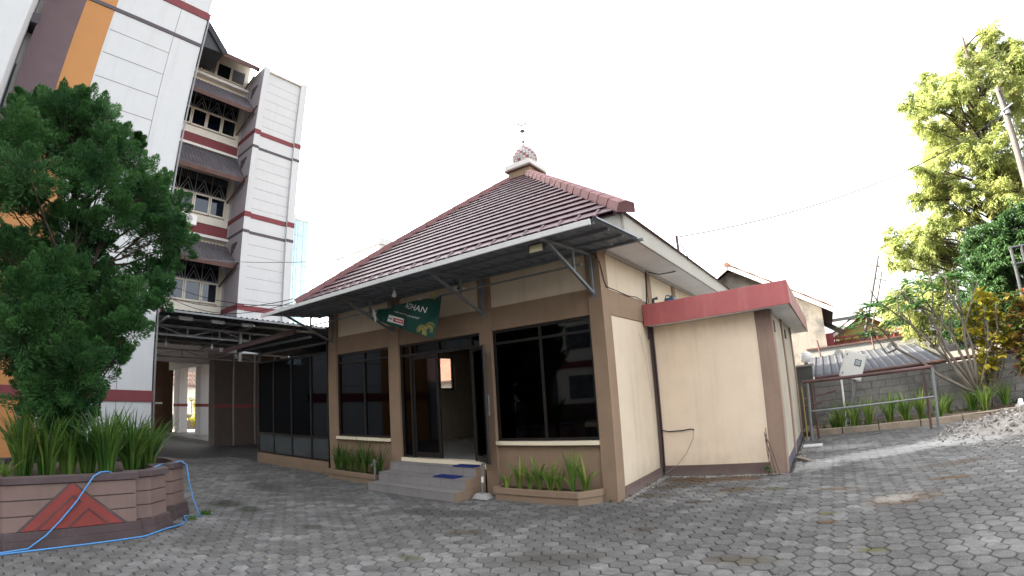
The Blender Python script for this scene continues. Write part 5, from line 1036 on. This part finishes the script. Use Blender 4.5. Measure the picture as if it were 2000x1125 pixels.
tree('leafy_tree', 'tall sunlit yellow-green tree rising behind the utility pole', [(a, b, c_, r*1.2) for a, b, c_, r in BIGTREE]+[(a+rnd(-.35,.35), b+rnd(-.6,.6), c_+rnd(-.35,.35), r*1.1) for a, b, c_, r in BIGTREE if rnd(0,1) < .55], 600, .19, .046, TREEL, (9.6,13.4,0), (1.8,-.2), BARK, .26)
tree('leafy_tree', 'deep green bushy tree below the tall sunlit tree at right', [(a, b, c_, r*1.15) for a, b, c_, r in DARKTREE], 760, .19, .045, DARKL, (9.9,11.3,0), (.2,0), BARK, .16)
# far left behind the portico
bw2 = thing('garden_wall', 'pale stone garden wall seen between the portico pillars', 'wall', (-32,5,0))
MB().box(-32.4,-2,-.1,-32,14,1.0).build('stone_base', CONC, bw2); MB().box(-32.45,-2,1.0,-31.95,14,1.12).build('coping', WHITE2, bw2)
for k in range(40): MB().box(-32.22,-1.9+k*.4,1.12,-32.18,-1.86+k*.4,2.1).build('rail_bar', DARKSTEEL, bw2)
house('neighbour_house', 'white house with tiled roof glimpsed between the portico pillars', -45, -38, -3, 14, 3.4, 5.4, WHITE2, BTILE)
tag(foliage([(-31,4.9,.8,.6),(-31,5.2,1.5,.5),(-31,4.9,2.0,.4)], 200, .3, .09, 'leaf').build('garden_shrub', CROTL), 'yellow-green shrub seen between the portico pillars', 'shrub')
# far towers; haze put into the pale cladding and pane colours
HR = thing('glass_high_rise', 'distant pale glass high-rise rising behind the office tower', 'building', (-79,42,0))
MB().box(-92,40.1,0,-82.6,44,39.2).build('core', mat('hazed_cladding', (.42,.47,.50), var=.03), HR); MB().box(-92.2,39.9,38.6,-82.4,44.2,39.6).build('roof_edge', WHITE, HR)
gp2 = mat('hazed_blue_pane', (.27,.39,.44), var=.06, rough=.2, spec=.6, bump=0)
pm = mesh_of(MB().box(0,-.05,0,2.4,.04,3.0), 'pane', gp2)
for i in range(3):
    for j in range(12): put('pane', pm, HR, (-90.4+i*2.6, 40.05, 1.2+j*3.1))
pm = mesh_of(MB().box(-.04,0,0,.05,1.15,3.0), 'pane', gp2)
for i in range(3):
    for j in range(12): put('pane', pm, HR, (-82.55, 40.2+i*1.25, 1.2+j*3.1))
FB = thing('far_white_block', 'faint white block with flat roof peeping over the hall roof', 'building', (-58,45,0))
MB().box(-66,40.1,0,-54.5,60,26.2).build('wall', WHITE, FB); MB().box(-66.2,39.9,26.2,-54.3,60.2,27.2).build('parapet', WHITE, FB)
for k in range(4): MB().box(-64.5+k*2.6,40.02,22.0,-62.8+k*2.6,40.2,24.2).build('window', gp2, FB)
# block across the yard, seen only as a reflection in the hall windows
OB = thing('opposite_block', 'white three-storey block with maroon band mirrored in the hall windows', 'building', (-1,-20,0))
MB().box(-3,-28,-.05,14,-21,11.0).build('wall', WHITE2, OB); MB().box(-20,-30,-.05,-3.02,-20.99,20).build('shading_wing_wall', WHITE2, OB); MB().box(-16.05,-21.02,3.3,14.05,-20.9,3.7).build('maroon_band', REDB, OB); MB().box(-3,-28.5,11.0,14.8,-20.2,11.2).build('roof_slab', CONC, OB); MB().box(-16.05,-21.03,-.05,14.05,-20.95,1.0).build('dado', TAUPE, OB)  # tall wing added, and block height raised, to shade the hall front
wm = mesh_of(MB().box(0,-.05,0,1.7,.02,1.5), 'window', GLASSB)
for r in range(3):
    for k in range(11): put('window', wm, OB, (-15+k*2.6, -20.96, 1.3+r*3.2))
# ------------------------------------------------------------------ last small details
mb = MB()
for i in range(420):
    x, y = rnd(-5.5,7.5), rnd(-4.5,6.5)
    if (-7.6 < x < .1 and y > -.9) or (-.1 < x < 2.4 and y > 2.0): continue
    s, a = rnd(.008,.028), rnd(0,6.28); c_, d_ = math.cos(a)*s, math.sin(a)*s
    mb.add([(x-c_,y-d_,.004),(x+d_*.4,y-c_*.4,.010),(x+c_,y+d_,.006+rnd(0,.01)),(x-d_*.4,y+c_*.4,.009)], [(0,1,2,3)], rnd(0,1))
tag(mb.build('leaf_litter', mat('dry_litter', (.26,.19,.10), var=.4, scale=9, tone=.7)), 'tiny dry leaves and crumbs scattered over the pavers', 'litter', kind='stuff')
mb = MB()
for i in range(900):
    t = rnd(0,1); e = random.choice((0,1,2))
    x, y = ((2.34+abs(random.gauss(0,.14)), 2.2+4.5*t), (.05+2.2*t, 2.06-abs(random.gauss(0,.05))), (.04+abs(random.gauss(0,.05)), .1+1.9*t))[e]; s = rnd(.005,.022); z = s*.35
    mb.add([(x-s,y-s*rnd(.5,1),0),(x+s,y-s*rnd(.4,1),0),(x+s*rnd(.4,1),y+s,0),(x-s,y+s*rnd(.5,1),0),(x+rnd(-s,s)*.3,y+rnd(-s,s)*.3,z*2.2)], [(0,1,4),(1,2,4),(2,3,4),(3,0,4)], rnd(0,1))
tag(mb.build('loose_gravel', RUBBLE), 'crumbs of gravel gathered along the foot of the annex walls', 'gravel', kind='stuff')
mb = MB()
for k, (x, y) in enumerate(((.06,.35),(.05,1.2),(1.1,2.04),(-.12,-.05),(-.35,.02),(2.36,2.6),(2.38,3.9),(2.4,5.6))): blades(mb, x, y, -.005, 7, .07, .12, .014, .9, .2)
tag(mb.build('wall_weeds', SWORD), 'sparse tiny weeds sprouting along the wall foot', 'weeds', kind='stuff')
for k, (a, b, r, m, lab) in enumerate((((2.35,7.2,.93),(3.25,7.9,1.05),.022,RUST,'upper rusty pipe lying across beside the gate pillar'),((2.35,7.3,.74),(2.85,7.8,.78),.03,RUST,'short thick rusty pipe below the upper one beside the gate pillar'),((2.42,6.6,.0),(2.40,6.7,1.3),.02,mat('yellow_pole_paint', (.30,.22,.07)),'thin yellow pole standing behind the left railing post'))):
    tag(MB().tube([a, b], r, 8).build('loose_pipe', m), lab, 'pipe')
cab('black cable curling from the awning to the security camera', [(-2.93,.0,3.86),(-2.95,-.08,3.93),(-2.85,-.25,3.94),(-2.6,-.5,3.93),(-2.2,-.55,3.93)], .008)
cab('thin white wire running along the underside of the awning to the bulb', [(-3.88,-.85,3.90),(-3.6,-.7,3.92),(-3.0,-.55,3.93),(-2.5,-.5,3.92)], .006, PALEW)
